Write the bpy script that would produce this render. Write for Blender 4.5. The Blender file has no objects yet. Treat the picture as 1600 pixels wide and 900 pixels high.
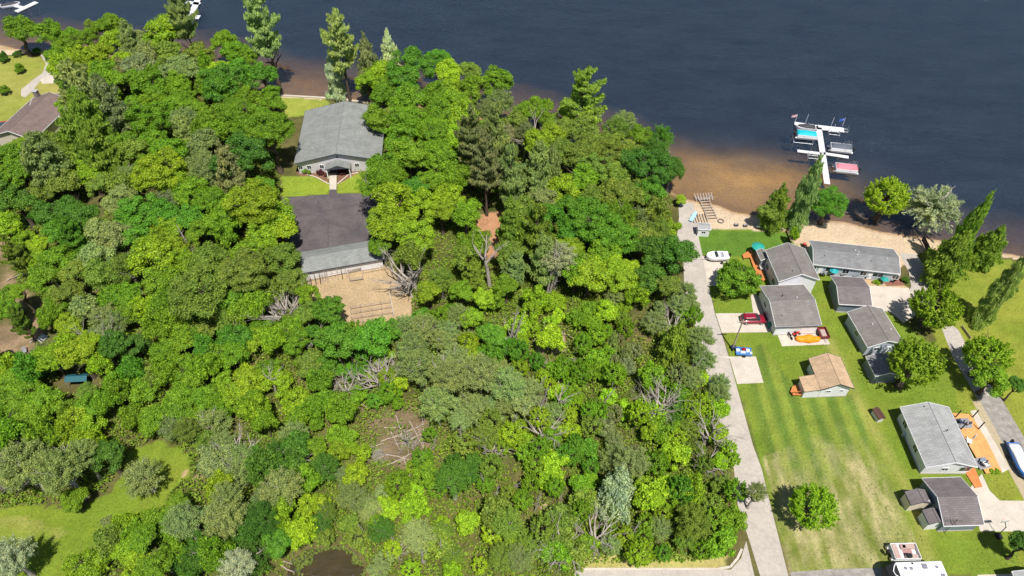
import bpy, math, random
import numpy as np
from mathutils import Vector, Matrix

# ---------------------------------------------------------------- camera, world, sun, exposure
S = bpy.context.scene
COL = S.collection
H, TH, F = 105.0, math.radians(47.7), 1111.0
cd = bpy.data.cameras.new('camera'); cam = bpy.data.objects.new('camera', cd); COL.objects.link(cam)
cd.sensor_width = 36.0; cd.lens = F / 1600 * 36; cd.clip_start = 1; cd.clip_end = 20000
cam.location = (0, 0, H); cam.rotation_euler = (math.pi / 2 - TH, 0, 0)
S.camera = cam
w = bpy.data.worlds.new('World'); S.world = w; w.use_nodes = True
nt = w.node_tree; nt.nodes.clear()
sky = nt.nodes.new('ShaderNodeTexSky'); sky.sky_type = 'NISHITA'; sky.sun_disc = False
SUN_EL, SUN_AZ = math.radians(65), math.radians(161)      # azimuth measured clockwise from +Y
sky.sun_elevation = SUN_EL; sky.sun_rotation = SUN_AZ
bg = nt.nodes.new('ShaderNodeBackground'); bg.inputs[1].default_value = 0.065
wo = nt.nodes.new('ShaderNodeOutputWorld')
nt.links.new(sky.outputs[0], bg.inputs[0]); nt.links.new(bg.outputs[0], wo.inputs[0])
ld = bpy.data.lights.new('sun', 'SUN'); ld.energy = 5.0; ld.angle = math.radians(0.5); ld.color = (1, 0.955, 0.88)
sun = bpy.data.objects.new('sun', ld); COL.objects.link(sun)
sv = Vector((math.sin(SUN_AZ) * math.cos(SUN_EL), math.cos(SUN_AZ) * math.cos(SUN_EL), math.sin(SUN_EL)))
sun.rotation_euler = sv.to_track_quat('Z', 'Y').to_euler(); sun.location = (0, -50, 150)
S.view_settings.view_transform = 'Standard'; S.view_settings.look = 'None'
S.view_settings.exposure = 0.45; S.view_settings.gamma = 1
S.cycles.max_bounces = 6; S.cycles.transparent_max_bounces = 6; S.cycles.use_denoising = True
S.render.film_transparent = False

R_ = random.Random(7)
rng = np.random.default_rng(11)

# ---------------------------------------------------------------- helpers
def P(x, y, z=0.0):
    """point of the plane at height z that the photograph shows at pixel x, y"""
    fx, fy, fz = (x - 800), F * math.cos(TH) + (450 - y) * math.sin(TH), -F * math.sin(TH) + (450 - y) * math.cos(TH)
    t = (z - H) / fz
    return Vector((fx * t, fy * t, z))
def Q(p):
    """pixel of a world point"""
    dz = p[2] - H
    d = p[1] * math.cos(TH) - dz * math.sin(TH)
    u = p[1] * math.sin(TH) + dz * math.cos(TH)
    return 800 + F * p[0] / d, 450 - F * u / d
def mpp(x, y, z=0.0):
    p = P(x, y, z)
    return (p[1] * math.cos(TH) + (H - z) * math.sin(TH)) / F
def PP(pts, z=0.0):
    return [P(a, b, z) for a, b in pts]

def tag(o, label=None, cat=None, group=None, kind=None):
    if label: o['label'] = label
    if cat: o['category'] = cat
    if group: o['group'] = group
    if kind: o['kind'] = kind
    return o
def empty(name, loc, rz=0.0, label=None, cat=None, group=None):
    o = bpy.data.objects.new(name, None); COL.objects.link(o)
    o.location = loc; o.rotation_euler = (0, 0, rz); o.empty_display_size = 0.3
    return tag(o, label, cat, group)
def link(name, me, parent=None, loc=None, scale=None, rz=0.0):
    o = bpy.data.objects.new(name, me); COL.objects.link(o)
    o.parent = parent
    if loc is not None: o.location = loc
    if scale is not None: o.scale = scale
    o.rotation_euler = (0, 0, rz)
    return o

class MB:
    """collects shapes into one mesh"""
    def __init__(s): s.v = []; s.f = []; s.sm = []
    def add(s, vs, fs, smooth=False):
        n = len(s.v); s.v += [tuple(v) for v in vs]
        s.f += [tuple(i + n for i in f) for f in fs]; s.sm += [smooth] * len(fs)
        return s
    def box(s, x0, x1, y0, y1, z0, z1, bev=0.0):
        if bev:
            b = min(bev, (x1 - x0) / 2.1, (y1 - y0) / 2.1, (z1 - z0) / 2.1)
            def ring(z, i): return [(x0 + i, y0 + b + 0, z), (x0 + b, y0 + i, z), (x1 - b, y0 + i, z), (x1 - i, y0 + b, z), (x1 - i, y1 - b, z), (x1 - b, y1 - i, z), (x0 + b, y1 - i, z), (x0 + i, y1 - b, z)]
            vs = ring(z0, 0) + ring(z1 - b, 0) + ring(z1, b * .9)
            fs = [tuple(range(7, -1, -1)), tuple(range(16, 24))]
            for r in (0, 8):
                for k in range(8): fs.append((r + k, r + (k + 1) % 8, r + 8 + (k + 1) % 8, r + 8 + k))
            return s.add(vs, fs)
        vs = [(x0, y0, z0), (x1, y0, z0), (x1, y1, z0), (x0, y1, z0), (x0, y0, z1), (x1, y0, z1), (x1, y1, z1), (x0, y1, z1)]
        return s.add(vs, [(3, 2, 1, 0), (4, 5, 6, 7), (0, 1, 5, 4), (1, 2, 6, 5), (2, 3, 7, 6), (3, 0, 4, 7)])
    def tube(s, a, b, r0, r1=None, n=7, caps=True):
        a, b = Vector(a), Vector(b); r1 = r0 if r1 is None else r1
        d = (b - a)
        if d.length < 1e-6: return s
        d.normalize(); u = d.orthogonal().normalized(); w_ = d.cross(u)
        vs = [a + (u * math.cos(t) + w_ * math.sin(t)) * r0 for t in [k * 2 * math.pi / n for k in range(n)]]
        vs += [b + (u * math.cos(t) + w_ * math.sin(t)) * r1 for t in [k * 2 * math.pi / n for k in range(n)]]
        fs = [(k, (k + 1) % n, n + (k + 1) % n, n + k) for k in range(n)]
        s.add(vs, fs, True)
        if caps: s.add(vs, [tuple(range(n - 1, -1, -1)), tuple(range(n, 2 * n))])
        return s
    def path(s, pts, radii, n=6):
        for i in range(len(pts) - 1): s.tube(pts[i], pts[i + 1], radii[i], radii[i + 1], n, caps=(i == len(pts) - 2 or i == 0))
        return s
    def loft(s, rings, smooth=True):
        n = len(rings[0]); vs = [v for r in rings for v in r]; fs = []
        for i in range(len(rings) - 1):
            for k in range(n): fs.append((i * n + k, i * n + (k + 1) % n, (i + 1) * n + (k + 1) % n, (i + 1) * n + k))
        fs += [tuple(range(n - 1, -1, -1)), tuple(range((len(rings) - 1) * n, len(rings) * n))]
        return s.add(vs, fs, smooth)
    def prism(s, poly, z0, z1):
        n = len(poly); vs = [(p[0], p[1], z0) for p in poly] + [(p[0], p[1], z1) for p in poly]
        ar = sum(poly[i][0] * poly[(i + 1) % n][1] - poly[(i + 1) % n][0] * poly[i][1] for i in range(n))
        fs = [tuple(range(n - 1, -1, -1)), tuple(range(n, 2 * n))] + [(k, (k + 1) % n, n + (k + 1) % n, n + k) for k in range(n)]
        if ar < 0: fs = [tuple(reversed(f)) for f in fs]
        return s.add(vs, fs)
    def build(s, name, mat, parent=None, loc=None, rz=0.0):
        me = bpy.data.meshes.new(name); me.from_pydata(s.v, [], s.f)
        me.polygons.foreach_set('use_smooth', s.sm); me.materials.append(mat); me.update()
        return link(name, me, parent, loc, None, rz)

# ---------------------------------------------------------------- materials
def newmat(name):
    m = bpy.data.materials.new(name); m.use_nodes = True; t = m.node_tree
    b = t.nodes['Principled BSDF']
    return m, t, b
def N(t, ty, **k):
    n = t.nodes.new(ty)
    for a, v in k.items(): setattr(n, a, v)
    return n
def mixc(t, fac, a, b, blend='MIX'):
    n = N(t, 'ShaderNodeMix', data_type='RGBA', blend_type=blend)
    for sock, val in ((n.inputs[0], fac), (n.inputs[6], a), (n.inputs[7], b)):
        if hasattr(val, 'type') and hasattr(val, 'links'): t.links.new(val, sock)
        elif isinstance(val, (int, float)): sock.default_value = val
        else: sock.default_value = (*val[:3], 1)
    return n.outputs[2]
def noise(t, scale, detail=4, vec=None, rough=0.6):
    n = N(t, 'ShaderNodeTexNoise'); n.inputs['Scale'].default_value = scale
    n.inputs['Detail'].default_value = detail; n.inputs['Roughness'].default_value = rough
    if vec is not None: t.links.new(vec, n.inputs['Vector'])
    return n.outputs[0]
def ramp(t, inp, lo, hi):
    r = N(t, 'ShaderNodeMapRange'); r.inputs[1].default_value = lo; r.inputs[2].default_value = hi
    t.links.new(inp, r.inputs[0]); return r.outputs[0]
def bump(t, b, h, strength, dist=0.05):
    n = N(t, 'ShaderNodeBump'); n.inputs['Strength'].default_value = strength; n.inputs['Distance'].default_value = dist
    t.links.new(h, n.inputs['Height']); t.links.new(n.outputs[0], b.inputs['Normal'])
def mat(name, col, rough=0.8, var=0.25, scale=3.0, col2=None, bmp=0.2, metal=0.0, spec=0.3, fine=None):
    m, t, b = newmat(name)
    tc = N(t, 'ShaderNodeTexCoord').outputs['Object']
    n1 = ramp(t, noise(t, scale, 6, tc), 0.3, 0.7)
    c2 = col2 or tuple(c * (1 - var) for c in col)
    out = mixc(t, n1, col, c2)
    n2 = ramp(t, noise(t, fine or scale * 9, 3, tc), 0.3, 0.7)
    mul = mixc(t, n2, (1, 1, 1), (1 - var * .6,) * 3)
    out = mixc(t, 1.0, out, mul, 'MULTIPLY')
    t.links.new(out, b.inputs['Base Color']); b.inputs['Roughness'].default_value = rough
    b.inputs['Metallic'].default_value = metal; b.inputs['Specular IOR Level'].default_value = spec
    if bmp: bump(t, b, n2, bmp, 0.02)
    return m
def shingle(name, col, rough=0.9):
    m, t, b = newmat(name)
    tc = N(t, 'ShaderNodeTexCoord').outputs['Object']
    br = N(t, 'ShaderNodeTexBrick'); br.inputs['Scale'].default_value = 1.0
    br.inputs['Brick Width'].default_value = 0.9; br.inputs['Row Height'].default_value = 0.3; br.inputs['Mortar Size'].default_value = 0.025
    br.inputs['Color1'].default_value = (*col, 1); br.inputs['Color2'].default_value = (*[c * .82 for c in col], 1)
    br.inputs['Mortar'].default_value = (*[c * .62 for c in col], 1)
    t.links.new(tc, br.inputs['Vector'])
    n1 = ramp(t, noise(t, 0.5, 5, tc), 0.3, 0.72)
    mp = N(t, 'ShaderNodeMapping'); mp.inputs['Scale'].default_value = (1.6, .25, 1); t.links.new(tc, mp.inputs[0])
    n2 = ramp(t, noise(t, 1.2, 5, mp.outputs[0]), 0.35, 0.8)
    o = mixc(t, n1, br.outputs[0], mixc(t, 1.0, br.outputs[0], (.74, .73, .72), 'MULTIPLY'))
    o = mixc(t, n2, o, mixc(t, 1.0, o, (1.13, 1.1, 1.06), 'MULTIPLY'))
    n3 = ramp(t, noise(t, 14, 2, tc), .3, .7)
    o = mixc(t, 1.0, o, mixc(t, n3, (1.05, 1.05, 1.05), (.86, .86, .86)), 'MULTIPLY')
    t.links.new(o, b.inputs['Base Color']); b.inputs['Roughness'].default_value = rough; b.inputs['Specular IOR Level'].default_value = .2
    bump(t, b, br.outputs[1], -0.5, 0.02)
    return m
def siding(name, col, vertical=False):
    m, t, b = newmat(name)
    tc = N(t, 'ShaderNodeTexCoord').outputs['Object']
    wv = N(t, 'ShaderNodeTexWave', wave_type='BANDS', bands_direction='X' if vertical else 'Z', wave_profile='SAW')
    wv.inputs['Scale'].default_value = 1.6; t.links.new(tc, wv.inputs['Vector'])
    n1 = ramp(t, noise(t, 0.8, 4, tc), .3, .7)
    o = mixc(t, n1, col, [c * .9 for c in col])
    o = mixc(t, ramp(t, wv.outputs[1], 0, .15), [c * .72 for c in col], o)
    t.links.new(o, b.inputs['Base Color']); b.inputs['Roughness'].default_value = .6
    bump(t, b, wv.outputs[1], .3, .02)
    return m
def leafmat(name, tr=0.3):
    m, t, b = newmat(name)
    oi = N(t, 'ShaderNodeObjectInfo'); ge = N(t, 'ShaderNodeNewGeometry')
    tc = N(t, 'ShaderNodeTexCoord').outputs['Object']
    rnd = ge.outputs['Random Per Island']
    base = oi.outputs['Color']
    a = mixc(t, 1.0, base, (1.38, 1.42, 1.1), 'MULTIPLY'); c = mixc(t, 1.0, base, (.42, .55, .6), 'MULTIPLY')
    o = mixc(t, rnd, c, a)
    n1 = ramp(t, noise(t, 2.2, 3, tc), .32, .68)
    o = mixc(t, n1, mixc(t, 1.0, o, (.78, .88, .9), 'MULTIPLY'), mixc(t, 1.0, o, (1.12, 1.1, .95), 'MULTIPLY'))
    t.links.new(o, b.inputs['Base Color']); b.inputs['Roughness'].default_value = .55; b.inputs['Specular IOR Level'].default_value = .28
    tl = N(t, 'ShaderNodeBsdfTranslucent'); t.links.new(mixc(t, 1.0, o, (1.05, 1.25, .5), 'MULTIPLY'), tl.inputs[0])
    ms = N(t, 'ShaderNodeMixShader'); ms.inputs[0].default_value = tr
    t.links.new(b.outputs[0], ms.inputs[1]); t.links.new(tl.outputs[0], ms.inputs[2])
    t.links.new(ms.outputs[0], t.nodes['Material Output'].inputs[0])
    return m

M = {}
M['leaf'] = leafmat('leaf')
M['bark'] = mat('bark', (.12, .09, .065), .95, .5, 4)
M['palebark'] = mat('pale_bark', (.42, .39, .34), .9, .45, 5)
M['deadwood'] = mat('dead_wood', (.46, .41, .36), .95, .45, 5)
M['log'] = mat('log_wood', (.5, .41, .33), .95, .5, 4)
M['white'] = mat('white_paint', (.78, .78, .8), .5, .08, 2, bmp=.05)
M['offwhite'] = mat('off_white', (.62, .61, .6), .6, .12, 2, bmp=.05)
M['glass'] = mat('window_glass', (.03, .04, .055), .08, .3, 1.5, bmp=0, spec=.8)
M['black'] = mat('black_plastic', (.02, .02, .022), .5, .3, 4)
M['rubber'] = mat('rubber', (.025, .025, .027), .85, .3, 8)
M['chrome'] = mat('aluminium', (.55, .56, .58), .35, .15, 3, metal=.7, bmp=.05)
M['galv'] = mat('galvanised', (.5, .5, .52), .5, .2, 3, metal=.3, bmp=.05)
M['concrete'] = mat('concrete', (.54, .48, .41), .9, .22, .5, bmp=.1, fine=4)
def paving(name, col, crack, patch, sc=.35, rough=.92):
    m, t, b = newmat(name); tc = N(t, 'ShaderNodeTexCoord').outputs['Object']
    n1 = ramp(t, noise(t, .22, 6, tc, .7), .35, .68); n2 = ramp(t, noise(t, 1.7, 5, tc, .7), .3, .7); n3 = ramp(t, noise(t, 12, 2, tc), .3, .7)
    o = mixc(t, n1, col, patch); o = mixc(t, 1.0, o, mixc(t, n2, (.86, .86, .87), (1.1, 1.09, 1.07)), 'MULTIPLY'); o = mixc(t, 1.0, o, mixc(t, n3, (.9, .9, .9), (1.08, 1.08, 1.08)), 'MULTIPLY')
    ad = N(t, 'ShaderNodeVectorMath', operation='ADD'); nn = N(t, 'ShaderNodeTexNoise'); nn.inputs['Scale'].default_value = .9; t.links.new(tc, nn.inputs['Vector']); t.links.new(tc, ad.inputs[0]); t.links.new(nn.outputs[1], ad.inputs[1])
    vo = N(t, 'ShaderNodeTexVoronoi', feature='DISTANCE_TO_EDGE'); vo.inputs['Scale'].default_value = sc; t.links.new(ad.outputs[0], vo.inputs['Vector'])
    o = mixc(t, ramp(t, vo.outputs['Distance'], 0.0, .022), crack, o)
    t.links.new(o, b.inputs['Base Color']); b.inputs['Roughness'].default_value = rough; b.inputs['Specular IOR Level'].default_value = .2; bump(t, b, n3, .3, .02)
    return m
M['concrete2'] = paving('old_concrete', (.415, .375, .335), (.31, .28, .25), (.33, .30, .27), .22)
M['asphalt'] = paving('new_asphalt', (.072, .064, .07), (.07, .062, .068), (.12, .102, .104), .1, .88)
M['gravel'] = mat('gravel', (.36, .33, .3), .95, .45, 1.2, bmp=.6, fine=7)
M['fence'] = mat('dark_fence_wood', (.07, .055, .045), .9, .4, 3)
M['cedar'] = None
def planks(name, col, sc=3.2, dirn='X'):
    m, t, b = newmat(name)
    tc = N(t, 'ShaderNodeTexCoord').outputs['Object']
    wv = N(t, 'ShaderNodeTexWave', wave_type='BANDS', bands_direction=dirn, wave_profile='SAW'); wv.inputs['Scale'].default_value = sc
    t.links.new(tc, wv.inputs['Vector'])
    n1 = ramp(t, noise(t, 1.1, 5, tc), .3, .7)
    o = mixc(t, n1, col, [c * .72 for c in col])
    o = mixc(t, ramp(t, wv.outputs[1], 0, .14), [c * .35 for c in col], o)
    t.links.new(o, b.inputs['Base Color']); b.inputs['Roughness'].default_value = .75; bump(t, b, wv.outputs[1], .3, .02)
    return m
M['deck'] = planks('stained_deck', (.58, .2, .055))
M['dock'] = planks('white_dock_boards', (.66, .66, .7), 1.2, 'Y')
M['greydeck'] = planks('grey_boards', (.26, .26, .28))
M['shingle_grey'] = shingle('grey_shingle', (.225, .21, .20))
M['shingle_blue'] = shingle('blue_grey_shingle', (.23, .235, .245))
M['shingle_green'] = shingle('grey_green_shingle', (.25, .265, .26))
M['shingle_dark'] = shingle('dark_shingle', (.185, .165, .17))
M['shingle_light'] = shingle('light_shingle', (.36, .37, .375))
M['shingle_tan'] = shingle('tan_shingle', (.54, .385, .25))
M['shingle_brown'] = shingle('brown_shingle', (.2, .15, .14))
M['wall_white'] = siding('white_siding', (.72, .72, .74))
M['wall_grey'] = siding('grey_siding', (.55, .53, .56))
M['wall_blue'] = siding('blue_grey_siding', (.17, .21, .26))
M['wall_lblue'] = siding('light_blue_siding', (.42, .47, .54))
M['wall_cream'] = siding('cream_siding', (.62, .56, .45))
M['wall_red'] = siding('red_siding', (.4, .03, .025))
M['brown'] = mat('brown_paint', (.12, .06, .045), .7, .3, 2)
M['gutter'] = mat('dark_gutter', (.05, .06, .085), .5, .2, 2)
def solid(name, col, rough=.5, var=.12): 
    if name not in M: M[name] = mat(name, col, rough, var, 3, bmp=.05)
    return M[name]
# ---------------------------------------------------------------- terrain
SHORE_PX = [(-420, 38), (-200, 50), (0, 70), (35, 79), (65, 80), (110, 82), (160, 86), (230, 92), (320, 108), (395, 138), (430, 147), (510, 152),
            (600, 158), (700, 172), (800, 196), (900, 228), (1000, 272), (1040, 296), (1070, 311), (1095, 316), (1122, 321), (1145, 331), (1182, 337),
            (1250, 342), (1322, 347), (1375, 362), (1450, 372), (1500, 382), (1555, 393), (1600, 401), (1800, 440), (2300, 540)]
WL = -0.35
SH = np.array([P(x, y, WL)[:2] for x, y in SHORE_PX])
SH = np.vstack([[SH[0][0] - 6000, SH[0][1]], SH, [SH[-1][0] + 6000, SH[-1][1] - 300]])
def seg_dist(X, Y, pts):
    d = np.full(X.shape, 1e9)
    for a_, b_ in zip(pts[:-1], pts[1:]):
        ax, ay, bx, by = a_[0], a_[1], b_[0], b_[1]
        vx, vy = bx - ax, by - ay; L = vx * vx + vy * vy
        t = np.clip(((X - ax) * vx + (Y - ay) * vy) / L, 0, 1)
        d = np.minimum(d, np.hypot(X - ax - t * vx, Y - ay - t * vy))
    return d
def inside(X, Y, poly):
    c = np.zeros(X.shape, bool); n = len(poly)
    for i in range(n):
        x1, y1 = poly[i][0], poly[i][1]; x2, y2 = poly[(i + 1) % n][0], poly[(i + 1) % n][1]
        if y1 == y2: continue
        k = ((y1 > Y) != (y2 > Y)) & (X < (x2 - x1) * (Y - y1) / (y2 - y1) + x1)
        c ^= k
    return c
def sdist(X, Y):
    """signed distance to the shoreline, positive in the lake"""
    d = seg_dist(X, Y, SH)
    lake = inside(X, Y, list(SH) + [(9000, 9000), (-9000, 9000)])
    return np.where(lake, d, -d)
def lattice(X, Y, sc, seed):
    """smooth value noise 0..1"""
    r = np.random.default_rng(seed).random((256, 256))
    x, y = X / sc, Y / sc; xi, yi = np.floor(x).astype(int), np.floor(y).astype(int)
    fx, fy = x - xi, y - yi; fx = fx * fx * (3 - 2 * fx); fy = fy * fy * (3 - 2 * fy)
    g = lambda a, b: r[a % 256, b % 256]
    return (g(xi, yi) * (1 - fx) + g(xi + 1, yi) * fx) * (1 - fy) + (g(xi, yi + 1) * (1 - fx) + g(xi + 1, yi + 1) * fx) * fy
def fbm(X, Y, sc, seed, o=4):
    s = np.zeros(X.shape); a = .5; t = 0
    for k in range(o): s += a * lattice(X + 37 * k, Y - 19 * k, sc / 2 ** k, seed + k); t += a; a *= .55
    return s / t

fx_ = np.arange(-135, 120, .6); fy_ = np.arange(26, 222, .6)
out = np.array([3, 8, 18, 40, 90, 200, 500, 1200, 3000, 6000.])
xs = np.concatenate([-135 - out[::-1], fx_, fx_[-1] + out]); ys = np.concatenate([26 - out[::-1], fy_, fy_[-1] + out])
X, Y = np.meshgrid(xs, ys)
WX = X + (fbm(X, Y, 3, 5) - .5) * 1.6; WY = Y + (fbm(X, Y, 3, 25) - .5) * 1.6        # wobble for natural edges
D = sdist(X, Y); DW = D + (fbm(X, Y, 5, 8) - .5) * 2.0
POND = [(444, 910), (455, 878), (474, 860), (500, 856), (528, 852), (552, 860), (566, 878), (574, 905), (520, 940)]
pond_w = [P(x, y, -.3) for x, y in POND]
inp = inside(WX, WY, pond_w)
Z = np.zeros(X.shape)
Z = np.where(D > -5, -0.35 * np.clip((D + 5) / 5, 0, 1) ** 1.3, Z)
Z = np.where(D > 0, WL - .06 * D - .12 * np.clip(D - 8, 0, 60), Z); Z = np.maximum(Z, -9)
pd = seg_dist(X, Y, pond_w + pond_w[:1])
Z = np.where(inside(X, Y, pond_w), -.3 - np.clip(pd * .35, 0, 1.0), np.where(pd < 1.5, -.3 * (1 - pd / 1.5), Z))

FLOOR, LITTER = np.array([.07, .085, .022]), np.array([.13, .105, .045])
C = np.zeros(X.shape + (3,))
n1 = fbm(X, Y, 6, 40)[..., None]; n2 = fbm(X, Y, 1.5, 60)[..., None]; n3 = fbm(X, Y, 18, 80)[..., None]
C[:] = FLOOR * (1 - n1) + LITTER * n1
C *= .6 + .9 * n2
def cc(a): return np.array(a, float)
ZONE = np.zeros(X.shape, int)           # 0 ground, 1 lawn, 2 beach, 3 lake bed, 4 pond bed
def paint(pxpoly, a, b, zone=0, soft=None, hard=False, z=0.0):
    poly = [P(x, y, z) for x, y in pxpoly]
    m = inside(X if hard else WX, Y if hard else WY, poly)
    col = cc(a) * (1 - n1) + cc(b) * n1
    col = col * (.78 + .44 * n2)
    if soft is not None: col = C * (1 - soft[..., None]) + col * soft[..., None]
    C[m] = col[m]
    if soft is None: ZONE[m] = zone
LG, LY, LD = (.108, .19, .02), (.185, .222, .03), (.075, .15, .02)
DRY, DRY2 = (.42, .35, .20), (.15, .17, .04)
SAND, SAND2 = (.55, .44, .32), (.46, .355, .25)
# east lawns
paint([(1085, 352), (1200, 360), (1240, 366), (1262, 520), (1440, 760), (1440, 905), (1240, 905), (1180, 700), (1150, 600), (1128, 520), (1105, 440)], LG, LY, 1)
paint([(1235, 380), (1600, 640), (1620, 905), (1440, 905), (1440, 760), (1262, 520)], LG, LY, 1)
paint([(1478, 378), (1500, 392), (1560, 403), (1700, 430), (1800, 900), (1600, 905), (1500, 640), (1440, 470), (1437, 380)], (.14, .2, .022), (.24, .25, .04), 1)
paint([(1088, 358), (1238, 364), (1250, 372), (1260, 395), (1180, 402), (1140, 400), (1096, 397)], LD, (.10, .19, .025), 1, hard=True)
# the mown stripes and the dry patch in the big yard
q = np.array([0., 0.])
ra, rb = P(1152, 600), P(1205, 790); ax = Vector((rb - ra)[:2]).normalized(); nx = Vector((-ax[1], ax[0]))
off = (X - ra[0]) * nx[0] + (Y - ra[1]) * nx[1]
stripe = .5 + .5 * np.sin(off * 2 * math.pi / 3.3 + 1.4 * (fbm(X, Y, 9, 3) - .5)); stripe = np.clip((stripe - .5) * 2.2 + .5, 0, 1)
yard = inside(WX, WY, PP([(1142, 575), (1190, 530), (1240, 600), (1345, 620), (1360, 700), (1340, 750), (1240, 760), (1195, 735), (1170, 680)]))
sc_ = (cc((.10, .16, .026)) * (1 - stripe[..., None]) + cc((.175, .225, .036)) * stripe[..., None]) * (.7 + .6 * n1) * (.8 + .4 * n2)
fade = np.clip(seg_dist(X, Y, PP([(1350, 540), (1142, 520), (1195, 735), (1240, 762), (1335, 755), (1370, 690), (1350, 540)])) / 2, 0, 1)[..., None]
C = np.where(yard[..., None], C * (1 - fade) + sc_ * fade, C)
alo = (X - ra[0]) * ax[0] + (Y - ra[1]) * ax[1]
streak = np.clip((fbm(off * 1.6, alo * .35, 1.4, 90)[..., None] - .5) * 2.6 + .5, 0, 1)
dd = seg_dist(X, Y, PP([(1225, 765), (1290, 790), (1340, 740), (1380, 800), (1340, 860), (1250, 870)]))
dry = np.clip(1.15 - dd / 8 + (fbm(X, Y, 5, 33) - .5) * 1.8, 0, 1) * inside(X, Y, PP([(1190, 715), (1330, 650), (1370, 690), (1432, 850), (1420, 885), (1235, 900)]))
dc = (cc(DRY) * (1 - streak) + cc(DRY2) * streak) * (.75 + .5 * n2)
C = C * (1 - .75 * dry[..., None]) + dc * .75 * dry[..., None]
# worn strip along the houses' west side, north of the orange things
w1 = np.clip(1 - seg_dist(X, Y, PP([(1296, 535), (1318, 575), (1336, 615), (1370, 680), (1432, 790), (1450, 880)])) / 1.8, 0, 1) * (.3 + .7 * fbm(X, Y, 4, 17))
C = C * (1 - .6 * w1[..., None]) + cc((.38, .33, .12)) * .6 * w1[..., None]
# south-west meadow
paint([(-60, 800), (60, 788), (130, 790), (170, 770), (205, 705), (250, 685), (300, 715), (298, 745), (262, 775), (245, 815), (180, 835), (125, 870), (110, 910), (-60, 910)], (.115, .195, .018), (.20, .235, .03), 1)
paint([(-60, 808), (40, 805), (110, 830), (60, 860), (-60, 862)], (.33, .29, .12), (.22, .24, .05), 1, soft=np.clip(fbm(X, Y, 4, 71) * 1.6 - .3, 0, 1))
# lawn by the hall
paint([(440, 276), (514, 274), (515, 303), (440, 309)], (.17, .26, .03), (.24, .28, .03), 1, hard=True)
paint([(526, 274), (600, 268), (620, 300), (527, 302)], (.17, .26, .03), (.24, .28, .03), 1, hard=True)
paint([(462, 268), (512, 264), (514, 287), (492, 276), (470, 275)], (.25, .11, .08), (.14, .09, .06), 0, hard=True)
paint([(526, 264), (600, 256), (604, 268), (560, 270), (527, 288)], (.25, .11, .08), (.14, .09, .06), 0, hard=True)
paint([(438, 150), (512, 155), (520, 175), (440, 185)], (.2, .27, .04), (.3, .3, .06), 1, hard=True)
# north-west garden
paint([(-60, 92), (0, 88), (60, 84), (80, 100), (75, 125), (55, 150), (20, 190), (-60, 230)], (.19, .235, .035), (.28, .27, .07), 1)
paint([(48, 124), (76, 122), (110, 130), (95, 150), (50, 150)], (.24, .25, .05), (.32, .28, .09), 1)
# pen behind the garage, camp clearing in the west, needle clearing, log clearing
paint([(474, 448), (488, 436), (600, 414), (640, 440), (648, 470), (640, 502), (560, 515), (500, 480), (478, 468)], (.46, .34, .21), (.34, .25, .15), hard=True)
paint([(425, 452), (440, 448), (446, 472), (432, 476)], (.48, .33, .2), (.4, .28, .17))
paint([(-60, 330), (18, 345), (24, 440), (66, 470), (72, 505), (74, 545), (55, 575), (30, 560), (-60, 540)], (.40, .28, .18), (.11, .08, .05), soft=np.clip(fbm(X, Y, 3.5, 301) * 3.2 - 1.0, 0, 1))
paint([(-40, 285), (25, 285), (22, 300), (-40, 300)], (.48, .38, .26), (.4, .3, .2))
paint([(742, 335), (790, 330), (800, 360), (797, 395), (770, 410), (745, 390), (740, 360)], (.46, .24, .14), (.33, .18, .10))
paint([(828, 300), (862, 300), (870, 345), (845, 350), (832, 330)], (.2, .11, .07), (.12, .08, .05))
paint([(575, 655), (600, 640), (640, 630), (682, 650), (678, 700), (650, 745), (625, 735), (585, 715)], (.30, .22, .15), (.12, .09, .05), soft=np.clip(fbm(X, Y, 2.2, 302) * 3 - .7, 0, 1))
paint([(835, 520), (880, 520), (885, 548), (840, 552)], (.4, .3, .23), (.3, .22, .15))
for a in [(352, 470), (268, 595), (218, 625), (290, 740), (315, 745), (65, 608), (130, 618), (520, 590), (905, 545), (850, 790), (640, 560), (280, 560)]:
    x, y = a; r = 9
    paint([(x - r, y), (x, y - r * .6), (x + r, y), (x, y + r * .6)], (.48, .34, .24), (.38, .26, .17))
# bottom verge
paint([(905, 868), (1135, 868), (1135, 892), (905, 892)], (.3, .32, .06), (.42, .34, .16), 1, hard=True)
# beach
bm_ = (DW > np.where(X > P(1460, 378)[0], -1.5, -3.2)) & (D < .5)
bx = inside(X, Y, PP([(1058, 305), (1075, 300), (1215, 325), (1250, 330), (1330, 330), (1450, 360), (1446, 390), (1432, 400), (1408, 418), (1400, 405), (1262, 396), (1236, 376), (1232, 362), (1110, 357), (1086, 352), (1072, 335)]))
bl = inside(X, Y, PP([(-400, 20), (35, 72), (36, 84), (-60, 90), (-400, 90)]))
beach = bx & (D < .5) | bl & (D < .5) | (bm_ & ((X > P(1066, 320)[0]) | ((X > P(425, 150)[0]) & (X < P(505, 150)[0]) & (DW > -1.4))))
sc2 = (cc(SAND) * (1 - n1) + cc(SAND2) * n1) * (.86 + .28 * n2)
C = np.where(beach[..., None], sc2, C); ZONE[beach] = 2
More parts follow.
